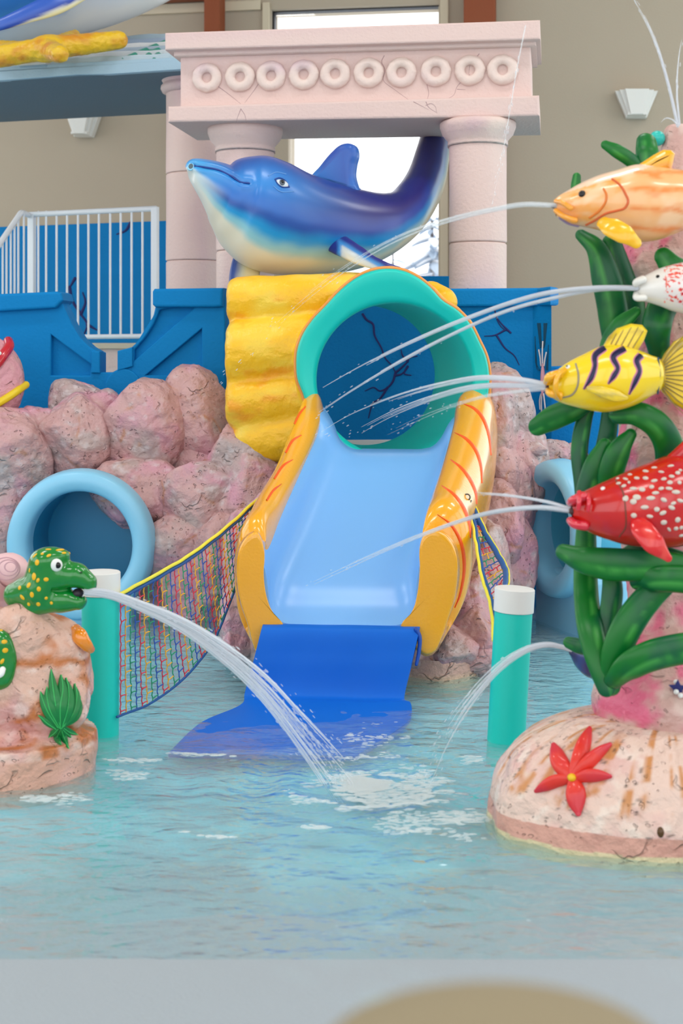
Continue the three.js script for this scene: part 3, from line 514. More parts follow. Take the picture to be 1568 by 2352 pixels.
{
  const t = thing('dolphin', 'glossy blue and cream dolphin lying on the yellow shell under the gate', 'dolphin');
  const st = [[426, 382, 429, 390, 8.98, 0.012], [432, 372, 433, 402, 8.98, 0.05], [448, 365, 442, 425, 8.99, 0.085], [478, 367, 462, 462, 9.0, 0.12], [512, 374, 480, 500, 9.02, 0.155], [530, 378, 490, 522, 9.04, 0.18], [548, 366, 502, 545, 9.06, 0.215], [578, 359, 522, 576, 9.1, 0.26], [612, 358, 552, 604, 9.14, 0.29], [652, 371, 598, 624, 9.2, 0.315], [700, 397, 668, 633, 9.3, 0.33], [758, 419, 744, 631, 9.42, 0.325], [812, 435, 822, 618, 9.55, 0.3], [854, 446, 890, 590, 9.68, 0.265], [890, 446, 948, 548, 9.8, 0.225], [916, 424, 988, 498, 9.95, 0.19], [941, 386, 1012, 446, 10.16, 0.155], [957, 340, 1026, 384, 10.42, 0.13], [968, 300, 1034, 330, 10.66, 0.11], [976, 260, 1036, 278, 10.82, 0.09], [984, 222, 1034, 232, 10.92, 0.06]];
  let g = outward(swell(st, 180, 112));
  g.computeVertexNormals();
  // the mouth crease is pressed into the beak
  const mouth = [[444, 380], [468, 384], [500, 390], [530, 404], [552, 418], [572, 421]], ml = new THREE.CatmullRomCurve3(mouth.map((a) => V(a[0], a[1], 0))).getSpacedPoints(60);
  { const p = g.attributes.position, n = g.attributes.normal.clone(); for (let i = 0; i < p.count; i++) { if (n.getZ(i) < -0.1) continue; const d = -p.getZ(i), x = CX + p.getX(i) * K / d, y = CY - (p.getY(i) - EYE) * K / d; if (x > 600) continue; let m = 1e9; for (const q of ml) m = Math.min(m, Math.hypot(q.x - x, q.y - y)); const k = 0.012 * Math.exp(-((m / 4) ** 2)) - 0.008 * Math.exp(-(((m - 9) / 6) ** 2)); p.setXYZ(i, p.getX(i) - n.getX(i) * k, p.getY(i) - n.getY(i) * k, p.getZ(i) - n.getZ(i) * k); } g.computeVertexNormals(); }
  dolphinPaint(g);
  const body = part('body', g, M.paint, t);
  const dark = std(col(24, 60, 140), 0.35), lid = std(col(96, 150, 214), 0.35);
  part('mouth', sweep(drawn(g, mouth, 0.001), 0.006, { n: 40, m: 8 }), dark, t);
  const eye = onSurface(g, 648, 421), eo = new THREE.Object3D(); eo.position.copy(eye.p); eo.lookAt(eye.p.clone().add(eye.n)); eo.updateMatrix();
  const e = part('eye', new THREE.SphereGeometry(1, 32, 20).scale(0.042, 0.024, 0.012).rotateZ(-0.35).applyMatrix4(eo.matrix), std(col(206, 214, 222), 0.15), t);
  part('iris', new THREE.SphereGeometry(1, 24, 16).scale(0.02, 0.021, 0.013).translate(-0.003, 0.002, 0.006).applyMatrix4(eo.matrix), std(col(88, 98, 112), 0.1), e);
  part('pupil', new THREE.SphereGeometry(1, 20, 14).scale(0.012, 0.013, 0.012).translate(-0.003, 0.003, 0.012).applyMatrix4(eo.matrix), M.black, e);
  for (const l of [[[631, 412], [641, 409], [653, 414], [664, 430]], [[631, 412], [638, 423], [648, 430], [664, 430]]]) part('eyelid', sweep(drawn(g, l, 0.003), 0.0035, { n: 14, m: 6 }), dark, t);
  for (const l of [[[616, 404], [634, 396], [656, 400]], [[628, 428], [644, 440], [674, 440]]]) part('eyelid', sweep(drawn(g, l, 0.001), 0.0035, { n: 14, m: 6 }), lid, t);
  const ns = onSurface(g, 438, 383); eo.position.copy(ns.p); eo.lookAt(ns.p.clone().add(ns.n)); eo.updateMatrix();
  const nz = part('nozzle', new THREE.TorusGeometry(0.022, 0.006, 10, 28).scale(0.75, 1.15, 1).rotateZ(-0.3).applyMatrix4(eo.matrix), M.ring, t); part('bore', new THREE.CylinderGeometry(0.02, 0.02, 0.01, 24).rotateX(Math.PI / 2).scale(0.75, 1.15, 1).rotateZ(-0.3).applyMatrix4(eo.matrix), std(col(60, 84, 96), 0.4), nz);
  const finPaint = (q, edge) => paint(boxUV(q), (x, y, z) => mix3(C(30, 60, 160), C(38, 120, 204), clamp(0.5 + 1.6 * fbm(x * 5, y * 3, z * 5, 2) + edge)));
  const FD = frame(775, 390, 9.46, 20);
  part('dorsal_fin', finPaint(panel(FD, [[716, 412], [738, 382], [762, 353], [784, 334], [804, 330], [818, 337], [823, 356], [818, 380], [816, 404], [822, 428], [830, 446], [770, 440]], 0.13, { bevel: 0.05, seg: 8, z: 0.065, smooth: 70 }), 0.1), M.paint, t);
  const flip1 = sweep([P(736, 534, 9.36), P(772, 558, 9.14), P(812, 581, 8.97), P(852, 602, 8.88), P(888, 613, 8.82), P(916, 618, 8.8)], (s) => R(ease([34, 31, 27, 23, 15, 6], s), 9), { flat: 0.45, n: 40, m: 28, ref: V(0.05, 0.3, 1).normalize() });
  paint(flip1, (x, y, z) => { const d = -z, px = CX + x * K / d, py = CY - (y - EYE) * K / d, k = (py - 531) - (px - 770) * 0.6; return stop([[1.3, C(226, 220, 196)], [0.8, C(200, 206, 204)], [0.55, C(60, 140, 206)], [0.2, C(34, 38, 128)]], Math.min(k, (px - 764) * 1.2) / 34 + 0.15 * fbm(x * 6, y * 6, z * 6, 2)); });
  part('flipper', flip1, M.paint, t);
  const flip2 = sweep([P(600, 560, 9.3), P(572, 592, 9.26), P(562, 626, 9.22), P(560, 660, 9.18)], (s) => R(lerp(34, 36, s), 9), { flat: 0.4, n: 26, m: 22 });
  paint(flip2, (x, y, z) => { const px = CX + x * K / -z; return stop([[1, C(218, 206, 160)], [0.7, C(190, 190, 170)], [0.3, C(18, 62, 140)]], (px - 526) / 40 + 0.3 * fbm(x * 6, y * 6, z * 6, 2)); });
  part('flipper', flip2, M.paint, t);
  for (const s of [-1, 1]) part('tail_fluke', finPaint(sweep([P(1008, 226, 10.88), P(1008 + s * 36, 205, 10.88 + s * 0.22), P(1008 + s * 70, 206, 10.88 + s * 0.45)], (k) => 0.11 * (1.1 - k), { flat: 0.3, n: 14, m: 14, ref: V(0, 1, 0.3).normalize() }), -0.3), M.paint, t);
}
{
  const t = thing('dolphin', 'big dolphin with pale grey belly resting on the grey bridge, cut by the top edge', 'dolphin');
  const st = [[-420, -130, -420, -110, 11.6, 0.03], [-380, -190, -372, -60, 11.6, 0.2], [-300, -235, -290, 20, 11.6, 0.36], [-180, -262, -180, 76, 11.65, 0.48], [-60, -272, -60, 100, 11.7, 0.54], [60, -268, 70, 98, 11.75, 0.54], [170, -250, 190, 76, 11.85, 0.5], [270, -220, 300, 42, 11.95, 0.42], [350, -190, 390, 0, 12.1, 0.33], [420, -160, 460, -50, 12.2, 0.24], [500, -140, 530, -90, 12.3, 0.14], [540, -130, 560, -108, 12.35, 0.08]];
  const g = outward(swell(st, 90, 64)); g.computeVertexNormals();
  paint(g, (x, y, z, i) => { const [u, a] = g.userData.prm[i], px = CX + x * K / -z, py = CY - (y - EYE) * K / -z, h = (52 - px * 0.22 - py) / 60 + 0.5 * fbm(x * 2, y * 2, z * 2, 3) - 0.5 * sst(130, 190, px); return stop([[0.6, C(30, 110, 192)], [0.1, C(70, 140, 204)], [-0.4, C(206, 214, 222)], [-1, C(226, 226, 224)]], h); });
  part('body', g, M.paint, t);
  const f = sweep([P(190, -36, 11.15), P(130, 6, 11.02), P(60, 34, 10.95), P(2, 56, 10.92), P(-16, 62, 10.92)], (s) => R(lerp(36, 12, s), 11), { flat: 0.4, n: 30, m: 22 });
  paint(f, (x, y, z) => { const px = CX + x * K / -z, py = CY - (y - EYE) * K / -z, k = py - (66 - px * 0.42); return stop([[1, C(222, 218, 170)], [0.75, C(210, 210, 190)], [0.45, C(20, 60, 160)], [-0.6, C(40, 90, 190)]], k / 16); });
  part('flipper', f, M.paint, t);
}
// ---------------------------------------------------------------- teal tunnel, yellow shell
const contour = [[694, 900], [683, 872], [680, 840], [682, 805], [694, 770], [716, 736], [748, 702], [780, 668], [812, 642], [848, 624], [888, 617], [926, 622], [960, 638], [990, 662], [1016, 690], [1050, 712], [1078, 742], [1098, 780], [1116, 820], [1123, 862], [1120, 910], [1108, 960], [1076, 1012], [1020, 1050], [940, 1072], [860, 1072], [780, 1050], [726, 990]];
{
  const n = 120, O = ringOf(contour.map((a) => V(a[0], a[1], 0)), n);
  let k0 = 0; O.forEach((p, i) => { if (Math.atan2(p.y - 872, p.x - 905) ** 2 < Math.atan2(O[k0].y - 872, O[k0].x - 905) ** 2) k0 = i; });
  const outl = (i) => O[(i + k0) % n], angs = O.map((_, i) => Math.atan2(outl(i).y - 872, outl(i).x - 905));
  const ringSet = (f) => [...Array(n)].map((_, i) => f(outl(i), angs[i]));
  const circ = (cx, cy, r, d, a, ry = r) => P(cx + r * Math.cos(a), cy + ry * Math.sin(a), d);
  const blend = (k, dd) => ringSet((p, a) => P(lerp(p.x, 905 + 178 * Math.cos(a), k), lerp(p.y, 872 + 175 * Math.sin(a), k), dd));
  const secs = [blend(0.02, 8.56), blend(0, 8.46), blend(0.03, 8.42), blend(0.12, 8.4), blend(0.4, 8.42), blend(0.75, 8.44), blend(0.92, 8.46), blend(1, 8.5)];
  for (let i = 1; i <= 8; i++) { const s = i / 8; secs.push(ringSet((p, a) => circ(lerp(905, 838, s), lerp(872, 862, s), lerp(178, 160, s), lerp(8.5, 9.35, s), a))); }
  for (const s of [1, 0.5, 0]) secs.push(ringSet((p, a) => circ(lerp(905, 838, s), lerp(872, 862, s), lerp(186, 168, s), lerp(8.5, 9.35, s), a)));
  const t = thing('tunnel_tube', 'teal tube tunnel with a broad flared mouth at the top of the slide', 'tunnel');
  part('mouth_rim', loft(secs.slice(0, 9), false), M.teal, t); part('tube', loft(secs.slice(8), false), M.teal, t);
}
{
  const hole0 = P(905, 872, 8.3), hole1 = P(838, 862, 9.6), ring = contour.map((a) => P(905 + (a[0] - 905) * 0.93, 872 + (a[1] - 872) * 0.93, 8.62)), fs = [];
  for (let i = 0; i < ring.length; i++) fs.push(bone(ring[i], ring[(i + 1) % ring.length], 0.058, 0.058));
  const rim = (() => { return (x, y, z) => { let d = 1e9; for (const f of fs) d = Math.min(d, f(x, y, z)); return d; }; })();
  const L = (a, d0, b, d1, r0, r1) => bone(P(...a, d0), P(...b, d1), R(r0, 9), R(r1, 9));
  const lobes = join([L([520, 692], 8.98, [800, 680], 8.86, 56, 52), L([520, 812], 8.92, [760, 796], 8.82, 74, 78), L([520, 926], 8.9, [740, 908], 8.8, 58, 66), L([590, 1010], 8.9, [740, 990], 8.78, 60, 60), L([990, 680], 8.9, [1020, 692], 8.8, 34, 30), L([560, 800], 8.98, [560, 940], 8.98, 60, 50)], 0.05);
  const bodyF = egg(P(800, 820, 9.05), R(260, 9), R(196, 9), 0.28), cyl = bone(hole0, hole1, R(192, 8.4), R(180, 9.5));
  const f = (x, y, z) => Math.max(smin(smin(rim(x, y, z), Math.max(lobes(x, y, z), -smin(-lobes(x, y, z), x - P(518, 0, 8.85).x, 0.08)), 0.04), Math.max(bodyF(x, y, z), x - P(1010, 0, 9).x), 0.04) + 0.006 * noise(x * 9, y * 16, z * 9), -cyl(x, y, z));
  const g0 = solid(f, V(P(490, 0, 9.1).x, P(0, 1120, 8.9).y, -9.5), V(P(1150, 0, 8.7).x, P(0, 590, 9.1).y, -8.42), 0.02);
  const g = paint(boxUV(g0), (x, y, z) => { const n = fbm(x * 2.2, y * 5, z * 2, 4), m = fbm(x * 5 + 3, y * 9, z * 5, 3); let c = mix3(C(246, 190, 20), C(244, 206, 64), sst(0, 0.3, n)); c = mix3(c, C(244, 158, 24), 0.8 * sst(0.12, 0.4, m)); return mix3(c, C(236, 180, 110), 0.3 * sst(0.2, 0.4, -n)); });
  const t = thing('giant_shell', 'ridged yellow giant shell around the teal tunnel, under the dolphin', 'shell');
  part('shell_body', g, M.shell, t);
  const eg = ringOf(contour.map((a) => P(905 + (a[0] - 905) * 1.006, 872 + (a[1] - 872) * 1.006, 8.5)), 110); eg.push(eg[0].clone());
  part('orange_edge', sweep(eg, 0.012, { n: 160, m: 8, ends: false }), std(col(240, 150, 70), 0.35), t, 'thin orange edge line around the teal rim');
}
// ---------------------------------------------------------------- slide: light blue bed between yellow bolsters
{
  const t = thing('water_slide', 'short light blue water slide between two glossy yellow bolsters', 'slide');
  const st = [[8.55, [738, 905], [790, 1030], [1000, 1032], [1050, 930]], [8.22, [736, 935], [788, 1042], [1002, 1042], [1042, 958]], [8.08, [722, 985], [772, 1066], [1006, 1064], [1034, 1004]], [7.9, null], [7.5, null], [7.1, [616, 1205], [640, 1340], [944, 1342], [970, 1200]], [6.98, [608, 1228], [622, 1395], [955, 1397], [965, 1216]], [6.87, [606, 1240], [622, 1433], [950, 1437], [964, 1226]]];
  const pt = st.map((s) => s[1] ? s.slice(1).map((a) => P(a[0], a[1], s[0])) : null);
  for (const i of [3, 4]) { const k = (8.08 - st[i][0]) / (8.08 - 7.1); pt[i] = pt[2].map((p, j) => p.clone().lerp(pt[5][j], k)); }
  const sec = (q, off) => { const [a, b, c, d] = q, w = c.x - b.x, r = Math.min(0.11, w * 0.3), out = [], ab = a.clone().sub(b), dc = d.clone().sub(c); const ra = Math.min(r, ab.length() * 0.7), rd = Math.min(r, dc.length() * 0.7); const L = [a, b.clone().addScaledVector(ab.normalize(), ra), b.clone().lerp(c, r / w), c.clone().lerp(b, r / w), c.clone().addScaledVector(dc.normalize(), rd), d];
    for (let i = 0; i <= 5; i++) out.push(L[0].clone().lerp(L[1], i / 6)); for (let i = 0; i <= 8; i++) { const s = i / 8; out.push(L[1].clone().multiplyScalar((1 - s) ** 2).addScaledVector(b, 2 * s * (1 - s)).addScaledVector(L[2], s * s)); } for (let i = 1; i < 10; i++) out.push(L[2].clone().lerp(L[3], i / 10)); for (let i = 0; i <= 8; i++) { const s = i / 8; out.push(L[3].clone().multiplyScalar((1 - s) ** 2).addScaledVector(c, 2 * s * (1 - s)).addScaledVector(L[4], s * s)); } for (let i = 1; i <= 6; i++) out.push(L[4].clone().lerp(L[5], i / 6));
    return out.map((p, i) => { const e = i < 5 ? i : i > out.length - 6 ? out.length - 1 - i : 9, k = e < 5 ? (5 - e) / 5 : 0; return p.add(V((i < 20 ? -0.035 : 0.035) * k * k, off - 0.03 * k * k, 0)); }); };
  const rows = [], N = 60; // smooth along the slide
  const curves = sec(pt[0], 0).map((_, j) => new THREE.CatmullRomCurve3(pt.map((q) => sec(q, 0)[j]), false, 'centripetal'));
  const M2 = curves.length, rim = 0.03;
  const surf = (u, v) => curves[Math.round(v * (M2 - 1))].getPoint(u);
  const top = outwardUp(grid(N, M2 - 1, surf)), und = grid(N, M2 - 1, (u, v) => { const p = surf(u, v), s = 2 * v - 1; return p.add(V(s * 0.02, -rim, 0)); });
  const front = grid(1, M2 - 1, (u, v) => { const p = surf(1, v), s = 2 * v - 1; return u ? p.add(V(s * 0.02, -rim, 0)) : p; });
  part('slide_bed', merge([top, und, front]), M.slideBlue, t);
  function outwardUp(g) { const n = g.attributes.normal; let s = 0; for (let i = 0; i < n.count; i++) s += n.getY(i); return s < 0 ? flip(g) : g; }
  const bol = (list, name) => {                                                // outlines in pixels at their own distances
    const secs = list.map(([d, pts, k = 1]) => { let q = pts.map((a) => P(a[0], a[1], d)); if (k !== 1) { const c = q.reduce((s, p) => s.add(p), V(0, 0, 0)).multiplyScalar(1 / q.length); q = q.map((p) => c.clone().lerp(p, k)); } return q; });
    const n = 72, rings = secs.map((q) => ringOf(q, n)), cv = rings[0].map((_, j) => new THREE.CatmullRomCurve3(rings.map((r) => r[j]), false, 'centripetal')), m = 70, out = [];
    for (let i = 0; i <= m; i++) out.push(cv.map((c) => c.getPoint(i / m)));
    const g = grid(m, n, (u, v) => out[Math.round(u * m)][Math.round(v * n) % n], true), a = fan(out[0]), b = fan(out[m]);
    const o = outward(g);
    return { g: o, mesh: part(name, boxUV(merge([o, a, b])), M.yellow, t), out };
  };
  const left = [[8.56, [[738, 930], [726, 903], [708, 910], [700, 950], [712, 1010], [734, 1010]], 0.7], [8.5, [[742, 940], [728, 903], [706, 908], [694, 950], [706, 1020], [736, 1020], [740, 985]]], [8.2, [[735, 962], [716, 942], [690, 948], [668, 1000], [680, 1070], [724, 1070], [730, 1015]]], [7.75, [[693, 1062], [676, 1042], [648, 1052], [622, 1110], [636, 1190], [676, 1190], [684, 1125]]], [7.3, [[642, 1166], [622, 1140], [590, 1152], [562, 1220], [576, 1330], [630, 1330], [636, 1285], [640, 1225]]], [7.05, [[613, 1226], [596, 1198], [568, 1212], [544, 1275], [556, 1420], [612, 1420], [612, 1350], [613, 1285]]], [6.92, [[609, 1246], [592, 1214], [562, 1232], [541, 1296], [560, 1440], [642, 1448]]], [6.86, [[607, 1275], [592, 1228], [562, 1250], [544, 1310], [572, 1460], [646, 1452]]], [6.84, [[606, 1290], [592, 1245], [564, 1264], [550, 1318], [578, 1456], [640, 1450]], 0.93]];
  // front outlines get the bed's curved edge
  const fl = (dx = 0) => [[607, 1262], [606, 1320], [613, 1372], [630, 1412], [652, 1436], [640, 1470], [600, 1512], [584, 1490], [570, 1440], [550, 1376], [542, 1310], [548, 1262], [566, 1232], [590, 1220]].map(([x, y]) => [x + dx, y]);
  const to14 = (p) => { const c = new THREE.CatmullRomCurve3(p.map((a) => V(a[0], a[1], 0)), true, 'centripetal').getSpacedPoints(28).slice(0, 28); return c.map((v) => [v.x, v.y]); };
  const L14 = left.slice(0, 6).map(([d, p, k]) => [d, to14(p), k]); L14.push([6.95, to14(fl(1))], [6.87, to14(fl())], [6.845, to14(fl()), 0.97], [6.84, to14(fl()), 0.9]);
  const lb = bol(L14, 'bolster');
  const fr = (dx = 0) => [[964, 1250], [963, 1310], [957, 1366], [944, 1408], [918, 1440], [940, 1476], [988, 1506], [1010, 1476], [1030, 1420], [1046, 1366], [1052, 1300], [1044, 1256], [1018, 1224], [984, 1216]].map(([x, y]) => [x + dx, y]);
  const right = [[8.6, [[1056, 940], [1060, 905], [1092, 893], [1122, 908], [1134, 950], [1130, 1010], [1100, 1040], [1064, 1020]], 0.72], [8.52, [[1048, 945], [1060, 906], [1090, 892], [1122, 908], [1136, 950], [1132, 1020], [1100, 1050], [1058, 1030], [1050, 990]]], [8.2, [[1040, 1000], [1046, 962], [1082, 942], [1120, 956], [1138, 1010], [1132, 1090], [1090, 1130], [1046, 1100]]], [7.75, [[1016, 1080], [1024, 1046], [1064, 1028], [1104, 1048], [1120, 1110], [1112, 1210], [1064, 1250], [1020, 1200]]], [7.3, [[988, 1160], [998, 1130], [1036, 1116], [1072, 1140], [1090, 1210], [1078, 1330], [1034, 1380], [992, 1320]]], [7.08, [[973, 1205], [984, 1176], [1022, 1166], [1056, 1196], [1074, 1270], [1062, 1390], [1020, 1440], [972, 1410], [970, 1340], [971, 1270]]]].map(([d, p, k]) => [d, to14(p), k]);
  right.push([6.95, to14(fr(2))], [6.88, to14(fr())], [6.85, to14(fr()), 0.97], [6.845, to14(fr()), 0.9]);
  const rb = bol(right, 'bolster');
  const stripe = (b, line, w) => part('stripe', ribbon(b.g, line, w, 0.006, 22, 4), M.orange, b.mesh);
  for (const l of [[[1064, 928], [1088, 938], [1108, 960], [1122, 1000], [1127, 1046]], [[1044, 994], [1070, 1008], [1092, 1034], [1104, 1072], [1106, 1110]], [[1034, 1056], [1058, 1074], [1078, 1100], [1092, 1132], [1094, 1158]], [[1014, 1116], [1042, 1136], [1064, 1166], [1078, 1206], [1080, 1236]], [[1004, 1182], [1034, 1204], [1058, 1246], [1066, 1300], [1056, 1366], [1044, 1396]]]) stripe(rb, l, [0.4, 4.5, 5.5, 4, 1]);
  for (const l of [[[702, 934], [688, 950], [676, 974]], [[692, 1000], [672, 1012], [656, 1040]], [[672, 1056], [650, 1070], [630, 1100]], [[646, 1112], [628, 1126], [612, 1150]]]) stripe(lb, l, [0.4, 3.5, 3]);
}
{ // landing mat draped from the slide's end into the water
  const a = (x, y, d) => P(x, y, d), rows = [[a(606, 1436, 6.98), a(962, 1440, 6.98)], [a(604, 1434, 6.84), a(964, 1440, 6.84)], [a(600, 1446, 6.79), a(962, 1450, 6.79)], [a(584, 1510, 6.76), a(948, 1510, 6.76)], [a(562, 1590, 6.72), a(928, 1602, 6.72)], [V(-0.46, 0.012, -6.62), V(0.32, 0.012, -6.62)], [V(-0.62, 0.002, -6.3), V(0.3, -0.002, -6.36)], [V(-0.715, -0.014, -5.86), V(0.06, -0.02, -5.84)]];
  const cl = rows[0].map((_, j) => new THREE.CatmullRomCurve3(rows.map((r) => r[j]), false, 'centripetal'));
  const s = (u, v, o) => { const p = cl[0].getPoint(u).lerp(cl[1].getPoint(u), v); p.y += 0.004 * noise(v * 4, u * 5, 1) + o; p.z += 0.008 * noise(v * 5, u * 3, 7) + o; return p; };
  const top = grid(60, 40, (u, v) => s(u, v, 0)), bot = grid(60, 40, (u, v) => s(u, v, -0.028)), e = (f) => grid(60, 1, f);
  const t = thing('landing_mat', 'dark blue soft mat hanging from the slide end into the water', 'mat');
  part('mat_sheet', merge([top, bot, e((u, v) => s(u, 0, -0.028 * v)), e((u, v) => s(u, 1, -0.028 * v)), e((u, v) => s(0, u, -0.028 * v)), e((u, v) => s(1, u, -0.028 * v))]), M.mat, t);
  part('folded_edge', sweep([a(955, 1446, 6.8), a(963, 1462, 6.8), a(962, 1496, 6.79), a(956, 1526, 6.78)], (k) => R(5.5, 6.9) * (1 - 0.3 * k), { n: 14, m: 10, flat: 1.8 }), std(col(8, 74, 170), 0.5), t, 'folded dark blue edge');
}
// ---------------------------------------------------------------- faux rocks
function boulder(px, py, rx, ry, d, { rz = null, turn = 0, s = 0, rough = 1 } = {}) {
  let g = new THREE.IcosahedronGeometry(1, 22); g.deleteAttribute('uv'); g.deleteAttribute('normal'); g = mergeVertices(g);
  const planes = [...Array(13)].map(() => { const a = rr(0, 6.283), z = rr(-1, 1), q = Math.sqrt(1 - z * z); return [V(q * Math.cos(a), q * Math.sin(a), z), rr(0.74, 0.98)]; }), c = P(px, py, d), w = R(rx, d), h = R(ry, d), k = rz ?? Math.min(w, h) * 0.95, p = g.attributes.position, q = V(), sd = rr(0, 50);
  for (let i = 0; i < p.count; i++) {
    q.fromBufferAttribute(p, i).normalize(); let r = 1.03;
    for (const [n, hh] of planes) { const e = n.dot(q); if (e > 0.05) r = smin(r, hh / e, 0.1); }
    r *= 1 + rough * (0.12 * fbm(q.x * 1.7 + sd, q.y * 1.7, q.z * 1.7, 3) + 0.045 * fbm(q.x * 5 + sd, q.y * 7, q.z * 5, 4));
    q.multiplyScalar(r * 1.04); const a = q.x * w, b = q.y * h, t = rad(turn);
    p.setXYZ(i, c.x + a * Math.cos(t) - b * Math.sin(t), c.y + a * Math.sin(t) + b * Math.cos(t), c.z + q.z * k);
  }
  g.computeVertexNormals();
  return paint(boxUV(g), rockPaint);
}
{
  const t = thing('rock_wall', 'pink faux rock wall of rounded boulders around the left pale blue crawl ring', 'rock wall'), b = (x, y, rx, ry, d, o = {}) => part('boulder', boulder(x, y, rx * 1.13, ry * 1.13, d, { ...o, rz: (o.rz ?? R(Math.min(rx, ry), d)) * 0.85 }), M.rock, t);
  for (const a of [[168, 930, 62, 56, 9.35], [222, 948, 56, 52, 9.32], [330, 985, 92, 98, 9.2, { rz: 0.26, turn: 8 }], [430, 936, 84, 80, 9.34, { turn: -24 }], [462, 990, 74, 130, 9.28, { turn: 16, rz: 0.22 }], [172, 1006, 72, 88, 9.15, { rz: 0.24 }], [88, 990, 50, 54, 9.2], [32, 1048, 84, 98, 9.05, { rz: 0.26 }], [578, 1046, 86, 84, 8.95], [318, 1132, 92, 74, 9.02, { rz: 0.22, turn: -14 }], [478, 1150, 96, 92, 8.9, { rz: 0.26 }], [578, 1140, 72, 100, 8.8], [420, 1262, 88, 68, 8.85, { rz: 0.24 }], [8, 1180, 60, 130, 9.0], [510, 1270, 84, 90, 8.75], [376, 1320, 60, 90, 9.0], [450, 1350, 90, 80, 8.85], [190, 1072, 110, 50, 9.25], [-60, 1200, 60, 200, 9.1], [560, 1300, 50, 110, 8.4], [20, 1340, 60, 90, 9.0], [240, 1010, 40, 60, 9.25], [260, 1120, 330, 150, 9.42, { rz: 0.24 }], [520, 1150, 160, 150, 9.3, { rz: 0.3 }]]) b(...a);
  for (const a of [[560, 1420, 52, 90, 7.55, { rz: 0.2 }], [590, 1330, 56, 90, 7.9, { rz: 0.22 }], [610, 1240, 60, 90, 8.3, { rz: 0.22 }], [552, 1480, 44, 50, 7.5, { rz: 0.2 }], [640, 1480, 70, 60, 7.5, { rz: 0.2 }]]) b(...a);
  const u = thing('rock_outcrop', 'pink faux rock outcrop with a tall pointed top right of the slide', 'rock'), r = (x, y, rx, ry, d, o = {}) => part('boulder', boulder(x, y, rx * 1.1, ry * 1.08, d, o), M.rock, u);
  for (const a of [[1150, 950, 66, 110, 8.9, { turn: 10, rz: 0.22 }], [1196, 1020, 52, 84, 8.85, { turn: 16 }], [1150, 1096, 52, 70, 8.6], [1196, 1096, 56, 80, 8.75], [1276, 1086, 60, 54, 9.25], [1150, 1200, 60, 90, 8.4, { rz: 0.24 }], [1158, 1260, 56, 130, 8.7, { rz: 0.2 }], [1110, 1300, 60, 110, 8.0, { rz: 0.26 }], [1150, 1380, 56, 110, 8.5, { rz: 0.2 }], [1080, 1400, 56, 80, 7.6, { rz: 0.24 }], [1112, 1350, 50, 60, 7.8], [1090, 1460, 60, 70, 7.45, { rz: 0.24 }], [1040, 1490, 60, 50, 7.3, { rz: 0.2 }], [985, 1500, 56, 46, 7.26, { rz: 0.12 }], [1100, 1500, 56, 50, 7.4, { rz: 0.2 }], [1312, 1110, 44, 90, 9.35], [1224, 1032, 28, 16, 8.7], [1345, 1250, 70, 170, 9.7], [1262, 1046, 50, 34, 9.1], [1140, 1010, 60, 110, 8.75, { rz: 0.2 }], [1172, 1150, 48, 110, 8.7, { rz: 0.2 }], [1160, 1290, 64, 110, 8.45, { rz: 0.2 }], [1180, 1370, 34, 80, 8.8, { rz: 0.14 }]]) r(...a);
  const base = (pts, y0, y1) => { const c = new THREE.CatmullRomCurve3(pts.map((q) => V(q[0], 0, -q[1])), false, 'centripetal'); return flip(grid(60, 6, (a, v) => c.getPoint(a).setY(lerp(y0, y1, v)))); };
  const K0 = P(930, 0, 7.2).x;
  part('base_band', paint(boxUV(base([[K0, 7.2], [0.5, 7.12], [0.66, 7.22], [0.78, 7.45], [0.86, 7.8], [0.95, 8.3]], -0.3, 0.1)), (x, y, z) => mix3(C(206, 166, 152), C(214, 196, 150), y < 0.012 ? 0.8 : 0)), M.rock, u, 'pinkish base band with a tan waterline');
  // small things on the far left
  const pt = thing('pink_figure', 'pink rounded figure with a red strap and a yellow band at the left edge', 'figure'), c = P(-44, 878, 9.25);
  const ge = solid((x, y, z) => egg(c, R(100, 9.25), R(112, 9.25), 0.2)(x, y, z) + 0.004 * noise(x * 20, y * 20, z * 20), c.clone().add(V(-0.36, -0.4, -0.3)), c.clone().add(V(0.36, 0.4, 0.3)), 0.016);
  part('body', paint(boxUV(ge), (x, y, z) => mix3(C(222, 160, 172), C(210, 170, 164), sst(0, 0.3, fbm(x * 4, y * 4, z * 4, 3)))), M.rock, pt);
  part('strap', sweep(drawn(ge, [[-34, 852], [-10, 838], [6, 818], [18, 798], [24, 782]], 0.012), 0.034, { n: 20, m: 10 }), std(col(196, 22, 46), 0.25, { clearcoat: 0.6 }), pt);
  part('band', sweep(drawn(ge, [[-70, 944], [-30, 938], [4, 920], [34, 900], [56, 884]], 0.008), 0.026, { n: 24, m: 10 }), std(col(236, 206, 34), 0.35), pt);
  part('button', new THREE.SphereGeometry(0.014, 14, 10).translate(...onSurface(ge, 3, 812).p.addScaledVector(V(0, 0, 1), 0.05).toArray()), M.white, pt);
}
